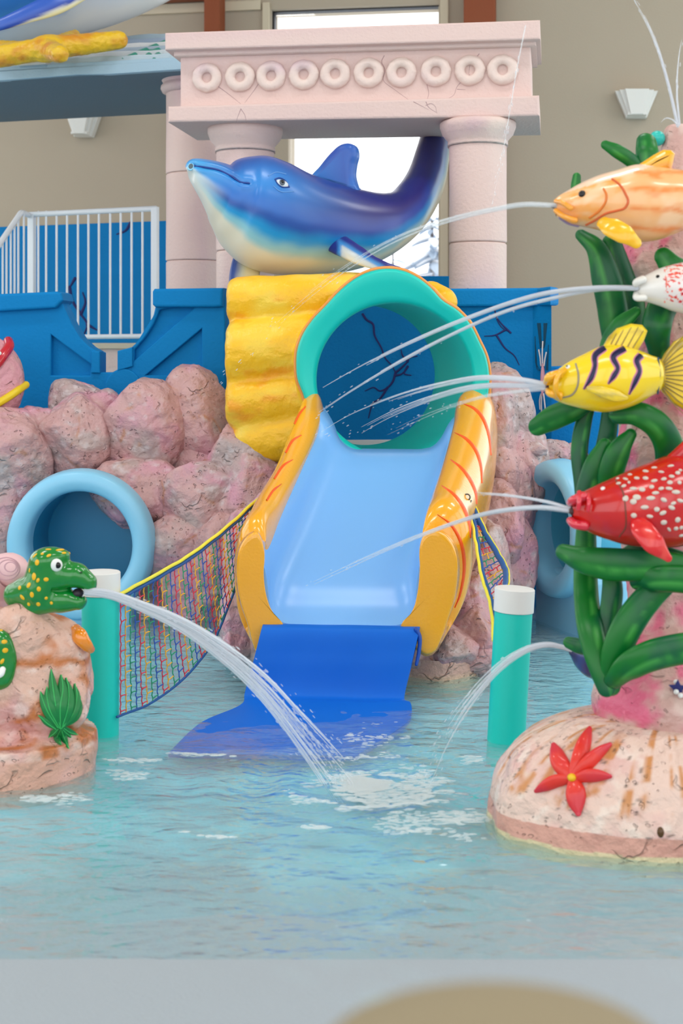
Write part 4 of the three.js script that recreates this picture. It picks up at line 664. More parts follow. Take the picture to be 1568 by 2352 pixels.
// ---------------------------------------------------------------- pale blue crawl rings
function crawlRing(name, o, yaw, R0, r0, squash, label, depth, endMat) {
  const t = thing(name, label, 'crawl ring', 'pale blue crawl rings in the rocks'), F = frameAt(o, yaw), n = 72;
  const prof = [[R0 + 0.0, -0.12], [R0 + r0 * 0.98, -0.1], [R0 + r0, 0], [R0 + r0 * 0.75, r0 * 0.62], [R0 + r0 * 0.25, r0 * 0.86], [R0 - r0 * 0.3, r0 * 0.84], [R0 - r0 * 0.8, r0 * 0.5], [R0 - r0, 0], [R0 - r0, -0.12]], cv = new THREE.CatmullRomCurve3(prof.map((a) => V(a[0], a[1], 0)), false, 'centripetal');
  const torus = grid(n, 30, (u, v) => { const a = u * 2 * Math.PI, q = cv.getPoint(v); return F.at(q.x * Math.cos(a) * squash, q.x * Math.sin(a), q.y); });
  part('rim', torus, M.ring, t);
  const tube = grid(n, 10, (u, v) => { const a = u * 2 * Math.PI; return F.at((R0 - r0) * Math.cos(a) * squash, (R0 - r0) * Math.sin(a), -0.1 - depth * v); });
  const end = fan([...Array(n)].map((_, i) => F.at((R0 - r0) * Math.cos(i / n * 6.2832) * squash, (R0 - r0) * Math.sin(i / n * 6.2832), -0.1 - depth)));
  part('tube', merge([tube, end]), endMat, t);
  return { t, F };
}
{
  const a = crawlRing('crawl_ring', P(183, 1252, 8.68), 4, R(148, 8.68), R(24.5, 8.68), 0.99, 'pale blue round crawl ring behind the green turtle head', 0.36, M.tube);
  part('skirt', a.F.put(new RoundedBoxGeometry(0.62, 0.4, 0.3, 3, 0.05), 0, -0.46, -0.16), M.ring, a.t);
  const b = crawlRing('crawl_ring', P(1271, 1214, 8.5), 71, R(132, 8.5), R(26, 8.5), 0.96, 'pale blue crawl ring seen edge-on right of the slide, behind the red fish', 0.5, std(col(92, 186, 220), 0.35));
  part('skirt', b.F.put(new RoundedBoxGeometry(0.66, 0.5, 0.3, 3, 0.05), 0, -0.5, -0.18), M.ring, b.t);
  part('floor_pad', b.F.put(new RoundedBoxGeometry(0.4, 0.05, 0.42, 2, 0.02), 0, -0.3, -0.3), M.trim, b.t, 'cream floor pad inside the ring');
}
// ---------------------------------------------------------------- posts
function post(px0, py0, d0, px1, py1, d1, label) {
  const t = thing('teal_post', label, 'post', 'teal posts with white caps'), a = P(px0, py0, d0), b = P(px1, py1, d1), dir = a.clone().sub(b), L = dir.length(), r = R(43, 6.05);
  const qn = new THREE.Quaternion().setFromUnitVectors(V(0, 1, 0), dir.clone().normalize()), put = (g) => g.applyQuaternion(qn).translate(b.x, b.y, b.z);
  const lat = (list) => put(new THREE.LatheGeometry(list.map((v) => new THREE.Vector2(...v)), 64));
  part('pipe', lat([[0.001, -0.35], [r, -0.35], [r, L - 0.09], [0.001, L - 0.09]]), M.teal, t);
  part('cap', lat([[0.001, L - 0.1], [r + 0.004, L - 0.1], [r + 0.005, L - 0.097], [r + 0.005, L - 0.006], [r + 0.001, L - 0.001], [0.001, L]]), M.offwhite, t);
}
post(231, 1312, 6.1, 230, 1690, 6.1, 'teal post with white cap behind the turtle head'); post(1182, 1350, 6.0, 1162, 1698, 6.0, 'leaning teal post with white cap standing free right of the slide');
// ---------------------------------------------------------------- rope nets
function ropeNet(label, top, bot, rows, cols, sag, ropes) {
  const t = thing('rope_net', label, 'net'), ct = new THREE.CatmullRomCurve3(curve(top), false, 'centripetal'), cb = new THREE.CatmullRomCurve3(curve(bot), false, 'centripetal');
  const at = (u, v) => { const p = ct.getPointAt(u).lerp(cb.getPointAt(u), v); p.z += sag * Math.sin(Math.PI * v) * Math.sin(Math.PI * u); p.x += 0.004 * noise(u * 40, v * 14, 2); p.y += 0.004 * noise(u * 40, v * 14, 9); return p; };
  for (const [nm, m, r, v, off] of ropes) part(nm, sweep([...Array(24)].map((_, i) => at(i / 23, v).add(V(...off))), r, { n: 70, m: 8 }), m, t);
  for (let i = 0; i < cols; i++) {
    const u = (i + 0.5) / cols, gs = [], pts = [];
    for (let j = 0; j <= rows * 2; j++) pts.push(at(clamp(u + (j % 2 ? 0.07 : -0.07) / cols), j / rows / 2));
    gs.push(sweep(pts, 0.0028, { n: rows * 4, m: 5, ends: false }));
    if (i + 1 < cols) for (let j = 0; j < rows; j++) if ((j + i) % 2) gs.push(sweep([at(u, (j + 0.5) / rows), at(u + 0.5 / cols, (j + 0.44) / rows), at(u + 1 / cols, (j + 0.5) / rows)], 0.0028, { n: 3, m: 5, ends: false }));
    part('cord', merge(gs), CORD[i % 4], t);
  }
}
ropeNet('colourful rope net stretched from the left teal post up to the slide', [[272, 1372, 6.05], [360, 1325, 6.4], [440, 1277, 6.75], [520, 1216, 7.15], [580, 1162, 7.5], [612, 1133, 7.7]], [[270, 1646, 6.05], [350, 1613, 6.35], [430, 1550, 6.65], [490, 1472, 6.95], [540, 1350, 7.25], [580, 1225, 7.5], [611, 1142, 7.7]], 16, 40, 0.05,
  [['top_rope', ROPE.yellow, 0.008, 0, [0, 0.012, 0.006]], ['top_rope', ROPE.blue, 0.009, 0.012, [0, 0, 0]], ['bottom_rope', ROPE.blue, 0.006, 1, [0, 0, 0]]]);
ropeNet('narrow colourful rope net hanging between slide hook and right teal post', [[1077, 1150, 7.45], [1092, 1230, 7.1], [1108, 1320, 6.75], [1130, 1396, 6.4], [1136, 1470, 6.2]], [[1080, 1152, 7.45], [1108, 1216, 7.2], [1140, 1270, 6.95], [1158, 1305, 6.75], [1160, 1360, 6.3]], 5, 22, 0.0,
  [['left_rope', ROPE.yellow, 0.008, 0, [-0.006, 0, 0.006]], ['left_rope', ROPE.blue, 0.009, 0.02, [0.004, 0, 0]], ['right_rope', ROPE.blue, 0.014, 1, [0, 0, 0]], ['right_rope', ROPE.yellow, 0.004, 1, [0.014, 0.004, 0.008]]]);
{
  const t = thing('hook', 'small metal hook on the right yellow bolster holding the net', 'hook');
  part('eye', new THREE.TorusGeometry(0.016, 0.004, 8, 20).translate(...P(1072, 1142, 7.3).toArray()), M.metal, t);
  part('shackle', sweep([P(1070, 1150, 7.32), P(1076, 1158, 7.3), P(1082, 1150, 7.32)], 0.004, { n: 10, m: 6 }), M.metal, t);
}
// ---------------------------------------------------------------- turtle on its mound, left
let moundGeo;
{
  const d = 5.6, q = (x, y, dd = d) => P(x, y, dd), r = (x) => R(x, d);
  const f0 = join([egg(q(62, 1560), r(148), r(128), r(120)), egg(q(60, 1480, 5.6), r(130), r(76), r(100)), egg(q(40, 1440, 5.5), r(54), r(48), r(46)), egg(q(120, 1620, 5.5), r(86), r(66), r(70)), egg(q(50, 1710), r(160), r(50), r(140)), egg(q(-60, 1560), r(150), r(170), r(130))], 0.06);
  const cyl = (x, y, z) => Math.max(Math.hypot(x - q(20, 0).x, z + 5.62) - r(196), Math.abs(y + 0.05) - 0.19);
  const f = (x, y, z) => smin(f0(x, y, z) + 0.04 * fbm(x * 4.2, y * 4.2, z * 4.2, 3) + 0.004 * noise(x * 30, y * 30, z * 30) + 0.006 * fbm(x * 14, y * 14, z * 14, 3), cyl(x, y, z) + 0.008 * fbm(x * 6, y * 6, z * 6, 2), 0.05);
  const g0 = moundGeo = solid(f, V(q(-250, 0).x, -0.26, -6.1), V(q(245, 0).x, q(0, 1370).y, -5.2), 0.0125);
  const g = paint(boxUV(g0), (x, y, z) => { const n = fbm(x * 4, y * 4, z * 4, 4), m = fbm(x * 12, y * 12, z * 12, 3), o = Math.abs(fbm(x * 2.6 + 4, y * 3.6, z * 2.6, 3)); if (y < 0.1 + 0.01 * m) return mix3(C(208, 160, 140), C(220, 172, 160), sst(0, 0.3, n)); let c = mix3(C(218, 176, 158), C(214, 164, 160), sst(0, 0.25, n)); c = mix3(c, C(232, 214, 206), 0.6 * sst(0.05, 0.3, m)); return mix3(c, C(190, 108, 44), 0.95 * (1 - sst(0.02, 0.11, o)) * sst(-0.25, 0.1, m + 0.1)); });
  const t = solo('rock_mound', g, M.wetrock, 'pinkish rock mound in the water under the green turtle', 'rock'); void t;
  const sh = thing('pink_shell', 'pink spiral shell rising behind the turtle neck', 'shell'), pk = std(col(226, 186, 190), 0.45, { bumpMap: plasterBump, bumpScale: 0.003 });
  part('whorl', sweep([q(-70, 1420, 5.75), q(-20, 1340, 5.75), q(22, 1310, 5.72), q(40, 1318, 5.68)], (s) => r(lerp(80, 34, s)), { n: 26, m: 24 }), pk, sh);
  for (const k of [0, 1, 2]) part('groove', new THREE.TorusGeometry(r(12 + 8 * k), r(1.6), 8, 32).scale(1.1, 0.9, 0.6).translate(...q(24 - 5 * k, 1302 + 2 * k, 5.52 - 0.012 * (2 - k)).toArray()), std(col(206, 160, 170), 0.5), sh);
  // turtle
  const tt = thing('turtle', 'glossy green turtle with yellow spots spouting water from its open beak', 'turtle'), e = 5.5, w = (x, y, dd = e) => P(x, y, dd), s = (x) => R(x, e);
  const upper = join([egg(w(112, 1312), s(50), s(48), s(46)), egg(w(108, 1288, 5.48), s(38), s(30), s(40)), bone(w(120, 1322, 5.49), w(178, 1322, 5.47), s(38), s(25)), bone(w(172, 1320, 5.47), w(202, 1338, 5.47), s(25), s(17)), bone(w(203, 1336, 5.47), w(213, 1362, 5.47), s(15), s(6)), bone(w(40, 1366, 5.55), w(92, 1352, 5.5), s(32), s(46)), egg(w(132, 1276, 5.47), s(28), s(16), s(24))], s(16));
  const lower = join([bone(w(80, 1384, 5.5), w(150, 1376, 5.48), s(30), s(26)), bone(w(140, 1378, 5.48), w(180, 1384, 5.47), s(28), s(17)), egg(w(188, 1378, 5.47), s(9), s(8), s(12))], s(12));
  const gape = bone(w(146, 1357, 5.34), w(206, 1370, 5.34), s(2.5), s(7)), cut = (x, y, z) => Math.hypot(...[x, y].map((v, i) => v - w(191, 1364)[i ? 'y' : 'x'])) - s(5);
  const head = (x, y, z) => { const a = smin(upper(x, y, z), lower(x, y, z), s(7)); const qx = CX + x * K / -z, qy = CY - (y - EYE) * K / -z; const ml = 1354 + (qx - 120) * 0.04 + 3 * Math.sin((qx - 118) / 12); const gr = qx > 118 && qx < 200 ? s(4) * Math.exp(-(((qy - ml - 1) / 4) ** 2)) * sst(-5.52, -5.44, z) : 0; return Math.max(a, -cut(x, y, z)) + gr + 0.0015 * noise(x * 30, y * 30, z * 30); };
  const gh = solid(head, w(-10, 1440, 5.65).setZ(-5.66), w(236, 1240, 5.35).setZ(-5.36), 0.0052);
  const green = std(col(0, 128, 42), 0.2, { clearcoat: 0.6, clearcoatRoughness: 0.1 }), yel = std(col(236, 182, 20), 0.3), hd = part('head', gh, green, tt);
  const disc = (geo, x, y, a, b, rot, m, par, name, th = 0.0035) => { const o = onSurface(geo, x, y), k = new THREE.Object3D(); k.position.copy(o.p); k.lookAt(o.p.clone().add(o.n)); k.updateMatrix(); return part(name, new THREE.SphereGeometry(1, 14, 8).scale(R(a, -o.p.z), R(b, -o.p.z), th).rotateZ(rad(rot)).applyMatrix4(k.matrix), m, par); };
  globalThis.disc = disc;
  for (const a of [[85, 1292, 6, 7], [78, 1324, 6, 9], [87, 1333, 4, 6, -30], [106, 1331, 6, 5], [66, 1344, 5, 7, -25], [45, 1350, 6, 5], [89, 1353, 5, 6], [73, 1366, 5, 7], [51, 1372, 8, 5, -40], [66, 1388, 4, 5], [88, 1388, 5, 6], [106, 1374, 4, 4], [118, 1385, 4, 4], [97, 1272, 4, 3.5], [112, 1276, 6, 3.5, 30], [111, 1262, 7, 2.5], [138, 1263, 11, 3.5], [147, 1270, 6, 3], [80, 1276, 3, 7, -25], [160, 1270, 4, 3], [68, 1310, 2.5, 6, -15]]) disc(gh, ...a.slice(0, 4), a[4] ?? 0, yel, hd, 'spot');
  const ey = disc(gh, 130, 1298, 14, 15.5, 18, M.white, hd, 'eye', 0.012); const o = onSurface(gh, 131, 1297); part('pupil', new THREE.SphereGeometry(1, 18, 12).scale(R(7, 5.4), R(7.5, 5.4), 0.006).translate(o.p.x, o.p.y, o.p.z).translate(...o.n.clone().multiplyScalar(0.0105).toArray()), M.black, hd); void ey;
  part('mouth_inside', new THREE.SphereGeometry(1, 20, 14).scale(s(13), s(11), s(17)).translate(...w(179, 1362, 5.477).toArray()), std(col(44, 34, 48), 0.5), hd);
  for (const [x, y] of [[186, 1315]]) disc(gh, x, y, 4, 2.5, 20, std(col(4, 70, 26), 0.4), hd, 'nostril');
  const gf = solid(join([egg(w(-14, 1516, 5.42), s(52), s(72), s(26)), bone(w(-40, 1470, 5.45), w(0, 1476, 5.42), s(24), s(24)), bone(w(-6, 1550, 5.42), w(6, 1556, 5.42), s(24), s(22))], s(14)), w(-90, 1620, 5.5).setZ(-5.55), w(60, 1420, 5.3).setZ(-5.3), 0.007);
  const fl = part('flipper', gf, green, tt);
  for (const a of [[10, 1474, 7, 5], [12, 1494, 7, 6], [5, 1519, 4, 7, -30], [-4, 1460, 4, 4], [2, 1448, 5, 3]]) disc(gf, ...a.slice(0, 4), a[4] ?? 0, yel, fl, 'spot');
  part('claw', sweep([w(6, 1538, 5.33), w(4, 1548, 5.32), w(-6, 1556, 5.32)], (k) => s(lerp(7, 4, k)), { n: 8, m: 10 }), M.white, tt);
  // orange slug and leaf plant stuck to the mound
  solo('orange_slug', sweep([q(174, 1448, 5.56), q(186, 1466, 5.52), q(200, 1484, 5.53), q(208, 1492, 5.55)], (k) => r(ease([15, 19, 15, 10], k)), { n: 24, m: 20, flat: 0.8 }), std(col(240, 140, 24), 0.16, { clearcoat: 0.8 }), 'glossy orange slug shape on the mound shoulder by the teal post', 'slug');
  const lp = thing('leaf_plant', 'painted green leaf plant fixed to the front of the turtle mound', 'plant'), lg = std(col(8, 122, 58), 0.4), vein = std(col(60, 190, 100), 0.4);
  const leaf = (l, wd, lift = 0.012) => { const pts = drawn(g0, l, lift); const b = part('leaf', sweep(pts, (k) => r(wd) * Math.max(0.1, Math.sin(Math.PI * (0.12 + 0.86 * k)) ** 0.8), { n: 20, m: 14, flat: 0.35 }), lg, lp); part('vein', sweep(drawn(g0, l, lift + r(wd) * 0.34), 0.0018, { n: 14, m: 5 }), vein, b); };
  for (const [l, wd] of [[[[136, 1665], [128, 1610], [120, 1570], [116, 1538]], 13], [[[136, 1665], [138, 1620], [140, 1585], [136, 1552]], 16], [[[138, 1665], [152, 1625], [154, 1590], [147, 1560]], 15], [[[138, 1664], [164, 1636], [170, 1600], [166, 1574]], 13], [[[142, 1662], [170, 1642], [177, 1622], [176, 1602]], 10], [[[132, 1664], [112, 1632], [98, 1606], [94, 1590]], 12], [[[128, 1668], [108, 1656], [96, 1645], [90, 1640]], 7], [[[134, 1664], [118, 1630], [110, 1600], [108, 1580]], 12], [[[132, 1668], [122, 1678], [112, 1688]], 7], [[[136, 1668], [132, 1690], [138, 1716]], 9], [[[138, 1668], [146, 1692], [152, 1718]], 8], [[[142, 1668], [154, 1684], [160, 1700]], 8], [[[142, 1664], [160, 1676], [174, 1690]], 7]]) leaf(l, wd);
}
// ---------------------------------------------------------------- right sculpture: rock base, coral trunk
const FD = 5.15;
let baseGeo, trunkGeo;
{
  const cx = 1.135, cz = -4.99, prof = [[-0.3, 0.63], [-0.02, 0.625], [0.05, 0.622], [0.09, 0.618], [0.14, 0.605], [0.2, 0.575], [0.26, 0.53], [0.31, 0.45], [0.345, 0.36], [0.362, 0.27], [0.366, 0.15], [0.368, 0.002]];
  const cv = new THREE.CatmullRomCurve3(prof.map((a) => V(a[1], a[0], 0)), false, 'centripetal');
  const g0 = baseGeo = outward(grid(150, 330, (u, v) => { const p = cv.getPoint(u), a = v * 2 * Math.PI, q = V(p.x * Math.cos(a), p.y, p.x * Math.sin(a)), k = 1 + 0.09 * fbm(q.x * 2.4, q.y * 2.4 + 4, q.z * 2.4, 3) + 0.012 * fbm(q.x * 16, q.y * 16, q.z * 16, 3) * sst(0.06, 0.09, p.y); return V(cx + q.x * k, p.y, cz + q.z * k * 0.72); }, true));
  const g = paint(boxUV(g0), (x, y, z) => {
    const n = fbm(x * 5, y * 5, z * 5, 4), m = fbm(x * 14, y * 14, z * 14, 3), a = Math.atan2(z - cz, x - cx); if (y < 0.012 + 0.004 * m) return C(214, 200, 160); if (y < 0.07 + 0.012 * n) return mix3(C(208, 156, 140), C(200, 146, 132), sst(0, 0.3, m));
    let c = mix3(C(228, 198, 184), C(222, 180, 172), sst(0, 0.25, n)); c = mix3(c, C(238, 226, 214), 0.6 * sst(0.05, 0.3, m));
    const st = Math.abs(fbm(a * 5.5 + 2.2, y * 1.2, 3.7, 2)); c = mix3(c, C(200, 128, 56), 0.9 * (1 - sst(0.03, 0.1, st)) * sst(0.12, 0.17, y + 0.12 * n) * sst(-0.15, 0.1, m + 0.04));
    return mix3(c, C(96, 74, 64), 0.75 * sst(0.24, 0.32, fbm(x * 40, y * 40, z * 40, 3)) * sst(0, 0.2, n + 0.16));
  });
  const t = thing('rock_pedestal', 'broad pink and tan rock base in the water carrying the fish fountain', 'rock');
  part('rock_body', g, M.wetrock, t);
  const o = onSurface(g0, 1516, 1912); part('drain_hole', new THREE.SphereGeometry(1, 20, 14).scale(R(10, 4.7), R(15, 4.7), 0.02).translate(...o.p.clone().addScaledVector(o.n, -0.012).toArray()), std(col(84, 56, 20), 0.25), t, 'dark brown drain hole');
  const sf = thing('red_starfish', 'red flower-like starfish with six arms and a yellow centre on the rock base', 'starfish'), red = std(WHITE, 0.4, { vertexColors: true, clearcoat: 0.25 });
  for (const [l, wd] of [[[[1314, 1786], [1292, 1760], [1280, 1732], [1274, 1716]], 17], [[[1318, 1780], [1330, 1750], [1344, 1712], [1356, 1680]], 16], [[[1322, 1782], [1350, 1758], [1380, 1732], [1402, 1716]], 14], [[[1326, 1790], [1350, 1784], [1380, 1784], [1402, 1786]], 13], [[[1320, 1796], [1324, 1820], [1326, 1846], [1330, 1868]], 19], [[[1308, 1792], [1280, 1796], [1252, 1808], [1234, 1818]], 13]]) {
    const pa = drawn(g0, l, 0.012), tip = pa[3], gg = sweep(pa, (k) => R(wd * 1.22, 4.75) * Math.max(0.3, Math.sin(Math.PI * (0.2 + 0.7 * k))), { n: 24, m: 18, flat: 0.5 });
    part('arm', paint(gg, (x, y, z) => { const n = fbm(x * 20, y * 20, z * 20, 3), e = Math.hypot(x - tip.x, y - tip.y, z - tip.z); return mix3(C(222, 44, 28), C(206, 40, 62), clamp(0.9 - e * 9 + n)); }), red, sf);
  }
  const oc = onSurface(g0, 1317, 1788); part('centre', new THREE.SphereGeometry(1, 24, 16).scale(R(10, 4.75), R(9, 4.75), 0.016).translate(...oc.p.clone().addScaledVector(oc.n, 0.02).toArray()), std(col(232, 186, 20), 0.35), sf, 'yellow centre button');
  // trunk
  const TD = 5.02, tx = P(1552, 0, TD).x, ax = (py) => P(1552, py, TD).y, tp = [[1662, 176, 0], [1646, 186, 0], [1596, 190, 0], [1560, 180, 4], [1500, 150, 8], [1420, 124, 10], [1300, 112, 6], [1180, 120, 0], [1080, 116, 0], [1000, 122, 0], [900, 108, 4], [800, 118, 0], [700, 106, 4], [620, 128, 0], [560, 120, 0], [470, 96, 6], [390, 60, 14], [330, 40, 14], [296, 32, 14], [288, 24, 14], [286, 1, 14]];
  const cs = new THREE.CatmullRomCurve3(tp.map((a) => V(tx + R(a[2], TD) + (a[0] < 1480 ? 0.06 : 0), ax(a[0]) - (a[0] < 1480 ? (a[0] - CY) * 0.3 / K : 0), R(a[1], TD + (a[0] < 1480 ? 0.3 : 0)))), false, 'centripetal');
  const tg = trunkGeo = outward(grid(220, 110, (u, v) => { const p = cs.getPoint(u), a = v * 2 * Math.PI, q = V(Math.cos(a), 0, Math.sin(a)), low = 1 - sst(ax(1600), ax(1430), p.y), k = p.z * (1 + (0.2 - 0.16 * low) * fbm(q.x * 1.6 + 3, p.y * 4.4, q.z * 1.6, 4) + 0.03 * fbm(q.x * 7, p.y * 14, q.z * 7, 3)); return V(p.x + q.x * k, p.y, -TD - 0.3 * (1 - low) + q.z * k * 0.9); }, true));
  const pg = paint(boxUV(tg), (x, y, z) => {
    const n = fbm(x * 5, y * 5, z * 5, 4), m = fbm(x * 13, y * 13, z * 13, 3);
    const c = mix3(mix3(C(206, 166, 158), C(188, 140, 142), sst(-0.1, 0.25, n)), C(226, 204, 194), 0.6 * sst(0.02, 0.3, m));
    const a = Math.atan2(z + TD + 0.2, x - tx), b = Math.abs(fbm(a * 1.5 + y * 3.2, y * 2.2, 6.4, 3)); return mix3(c, C(224, 92, 132), 0.85 * sst(-0.08, 0.12, n + 0.28 * (0.25 - b) - 0.06));
  });
  solo('coral_trunk', pg, M.wetrock, 'pink knobbly coral trunk holding the spouting fish above the rock base', 'coral');
  const nf = thing('blue_star', 'small navy blue star with white dots on the trunk foot', 'star'), nb = std(col(30, 36, 110), 0.35), so = onSurface(tg, 1556, 1584);
  const F = frameAt(so.p.clone().addScaledVector(so.n, 0.006), 15); part('star_body', F.put(new THREE.ExtrudeGeometry(new THREE.Shape([...Array(10)].map((_, i) => new THREE.Vector2(...[Math.sin, Math.cos].map((f) => f(i * Math.PI / 5) * (i % 2 ? 0.012 : 0.028))))), { depth: 0.004, bevelEnabled: true, bevelSize: 0.003, bevelThickness: 0.003 })), nb, nf);
  for (const [x, y] of [[1552, 1572], [1552, 1594], [1562, 1602]]) { const q = onSurface(tg, x, y); part('dot', new THREE.SphereGeometry(0.009, 14, 10).translate(...q.p.addScaledVector(q.n, 0.01).toArray()), M.white, nf); }
  solo('yellow_coral', sweep([P(1208, 1722, 5.45), P(1232, 1690, 5.5), P(1272, 1662, 5.52), P(1330, 1642, 5.52)], R(11, 5.5), { n: 26, m: 14 }), std(col(238, 190, 20), 0.35), 'yellow curved coral edge peeking out behind the rock base', 'coral');
  solo('blue_fish', (() => { const g2 = outward(swell([[1306, 1496, 1308, 1504, 5.3, 0.01], [1322, 1480, 1322, 1532, 5.3, 0.035], [1350, 1468, 1350, 1556, 5.3, 0.055], [1390, 1470, 1390, 1560, 5.32, 0.06], [1440, 1490, 1440, 1540, 5.35, 0.03]], 36, 28)); return paint(g2, (x, y, z) => mix3(C(24, 30, 92), C(40, 60, 130), sst(0, 0.3, fbm(x * 20, y * 9, z * 20, 2)))); })(), M.fish, 'navy blue fish mostly hidden behind the lowest seaweed stem', 'fish');
}
// ---------------------------------------------------------------- seaweed blades
{
  const paintWeed = (g, shade, m) => paint(g, (x, y, z, i) => { const n = fbm(x * 7, y * 5, z * 7, 3), j = i % m, rib = j === 5 || j === 19 ? 0.75 : j === 4 || j === 20 ? 0.35 : 0; return mix3(mix3(mix3(C(0, 108, 34), C(0, 88, 52), sst(-0.05, 0.3, n + shade)), C(34, 136, 44), 0.5 * sst(0.12, 0.36, fbm(x * 12 + 4, y * 6, z * 12, 2))), C(70, 160, 70), rib * sst(-0.2, 0.15, fbm(x * 16, y * 16, z * 16, 2))); });
  const bunch = (label, blades) => { const t = thing('seaweed', label, 'seaweed'); for (const [l, w, sh = 0, fl = 0.5, prof = 0] of blades) { const pts = l.map((a) => P(a[0], a[1], a[2] ?? 5.05)), wd = (k) => R(Array.isArray(w) ? new THREE.CatmullRomCurve3(w.map((x, i) => V(i / (w.length - 1), x, 0))).getPoint(k).y : w, 5.05); const b = part('blade', paintWeed(sweep(pts, wd, { n: 40, m: 24, flat: fl }), sh, 24), M.weed, t); void b; void prof; } return t; };
  bunch('big green seaweed bunch rising from the trunk foot between red fish and rock base', [
    [[[1392, 1580, 4.72], [1376, 1530, 4.74], [1356, 1450, 4.8], [1346, 1370, 4.9], [1344, 1290, 4.95], [1346, 1200, 4.98]], [20, 27, 29, 28, 26, 22]],
    [[[1404, 1578, 4.73], [1412, 1510, 4.72], [1440, 1440, 4.72], [1486, 1376, 4.74], [1540, 1330, 4.76]], [20, 32, 34, 32, 24]],
    [[[1398, 1570, 4.76], [1396, 1500, 4.8], [1400, 1420, 4.84], [1406, 1350, 4.86], [1400, 1300, 4.86]], [14, 20, 24, 24, 18], 0.3],
    [[[1408, 1564, 4.7], [1440, 1534, 4.66], [1490, 1508, 4.64], [1568, 1490, 4.66], [1640, 1486, 4.7]], [20, 32, 34, 34, 30]],
    [[[1292, 1268, 4.82], [1340, 1286, 4.76], [1400, 1296, 4.74], [1470, 1298, 4.72], [1540, 1300, 4.72], [1600, 1310, 4.74]], [18, 30, 36, 34, 30, 26]],
    [[[1420, 1290, 4.9], [1470, 1270, 4.86], [1530, 1282, 4.84], [1590, 1300, 4.84]], [18, 26, 26, 22], 0.3],
    [[[1460, 1340, 4.76], [1500, 1330, 4.7], [1560, 1330, 4.7], [1620, 1340, 4.72]], [16, 28, 30, 28], 0.1],
    [[[1306, 1476, 5.1], [1330, 1484, 5.08], [1360, 1492, 5.06]], [14, 18, 16], 0.2],
    [[[1346, 1200, 5.02], [1340, 1120, 5.04], [1330, 1040, 5.06], [1340, 970, 5.08], [1352, 930, 5.08]], [22, 22, 20, 20, 16], 0.4],
    [[[1340, 1190, 4.98], [1350, 1120, 4.98], [1370, 1060, 4.98], [1388, 1022, 4.98]], [20, 26, 26, 16]],
    [[[1396, 1140, 4.98], [1404, 1080, 4.96], [1424, 1030, 4.95], [1448, 998, 4.95]], [26, 30, 28, 14]],
    [[[1376, 1160, 5.04], [1384, 1060, 5.06], [1396, 990, 5.06], [1402, 940, 5.06]], [24, 24, 22, 20], 0.3]]);
  bunch('single fat green seaweed finger under the yellow fish mouth', [[[[1234, 980, 5.1], [1270, 960, 5.08], [1310, 942, 5.06], [1360, 916, 5.06]], [22, 29, 28, 22]]]);
  bunch('arched green seaweed blade between yellow and red fish', [[[[1420, 952, 4.92], [1460, 950, 4.9], [1506, 974, 4.9], [1534, 1020, 4.92], [1538, 1090, 4.96]], [22, 29, 32, 34, 32]]]);
  bunch('tall dark green seaweed blades below the orange fish', [
    [[[1334, 540, 5.12], [1368, 570, 5.1], [1392, 640, 5.1], [1408, 720, 5.1], [1412, 790, 5.1]], [14, 28, 36, 36, 28], 0.25],
    [[[1404, 560, 5.14], [1424, 640, 5.16], [1444, 700, 5.16], [1450, 760, 5.16]], [24, 34, 38, 30], 0.4],
    [[[1396, 850, 5.0], [1402, 790, 5.0], [1426, 746, 5.0], [1460, 716, 5.0]], [22, 24, 22, 12]],
    [[[1512, 800, 5.0], [1508, 750, 4.98], [1524, 700, 5.0], [1560, 660, 5.0]], [26, 34, 34, 26], 0.2],
    [[[1524, 590, 4.95], [1546, 616, 4.95], [1580, 640, 4.98]], [22, 30, 28]]]);
  bunch('short green seaweed tips above the orange fish', [
    [[[1390, 333, 5.1], [1418, 348, 5.1], [1448, 368, 5.12], [1470, 390, 5.14]], [11, 17, 17, 14]],
    [[[1484, 326, 5.16], [1486, 350, 5.14], [1490, 392, 5.14]], [24, 28, 28]], [[[1324, 406, 5.1], [1322, 430, 5.1], [1324, 450, 5.1]], [10, 12, 10]]]);
  solo('teal_bulb', new THREE.SphereGeometry(R(18, 5.25), 26, 18).translate(...P(1509, 318, 5.3).toArray()), std(col(40, 190, 180), 0.3), 'small teal bulb between seaweed tip and pink coral top', 'bulb');
}
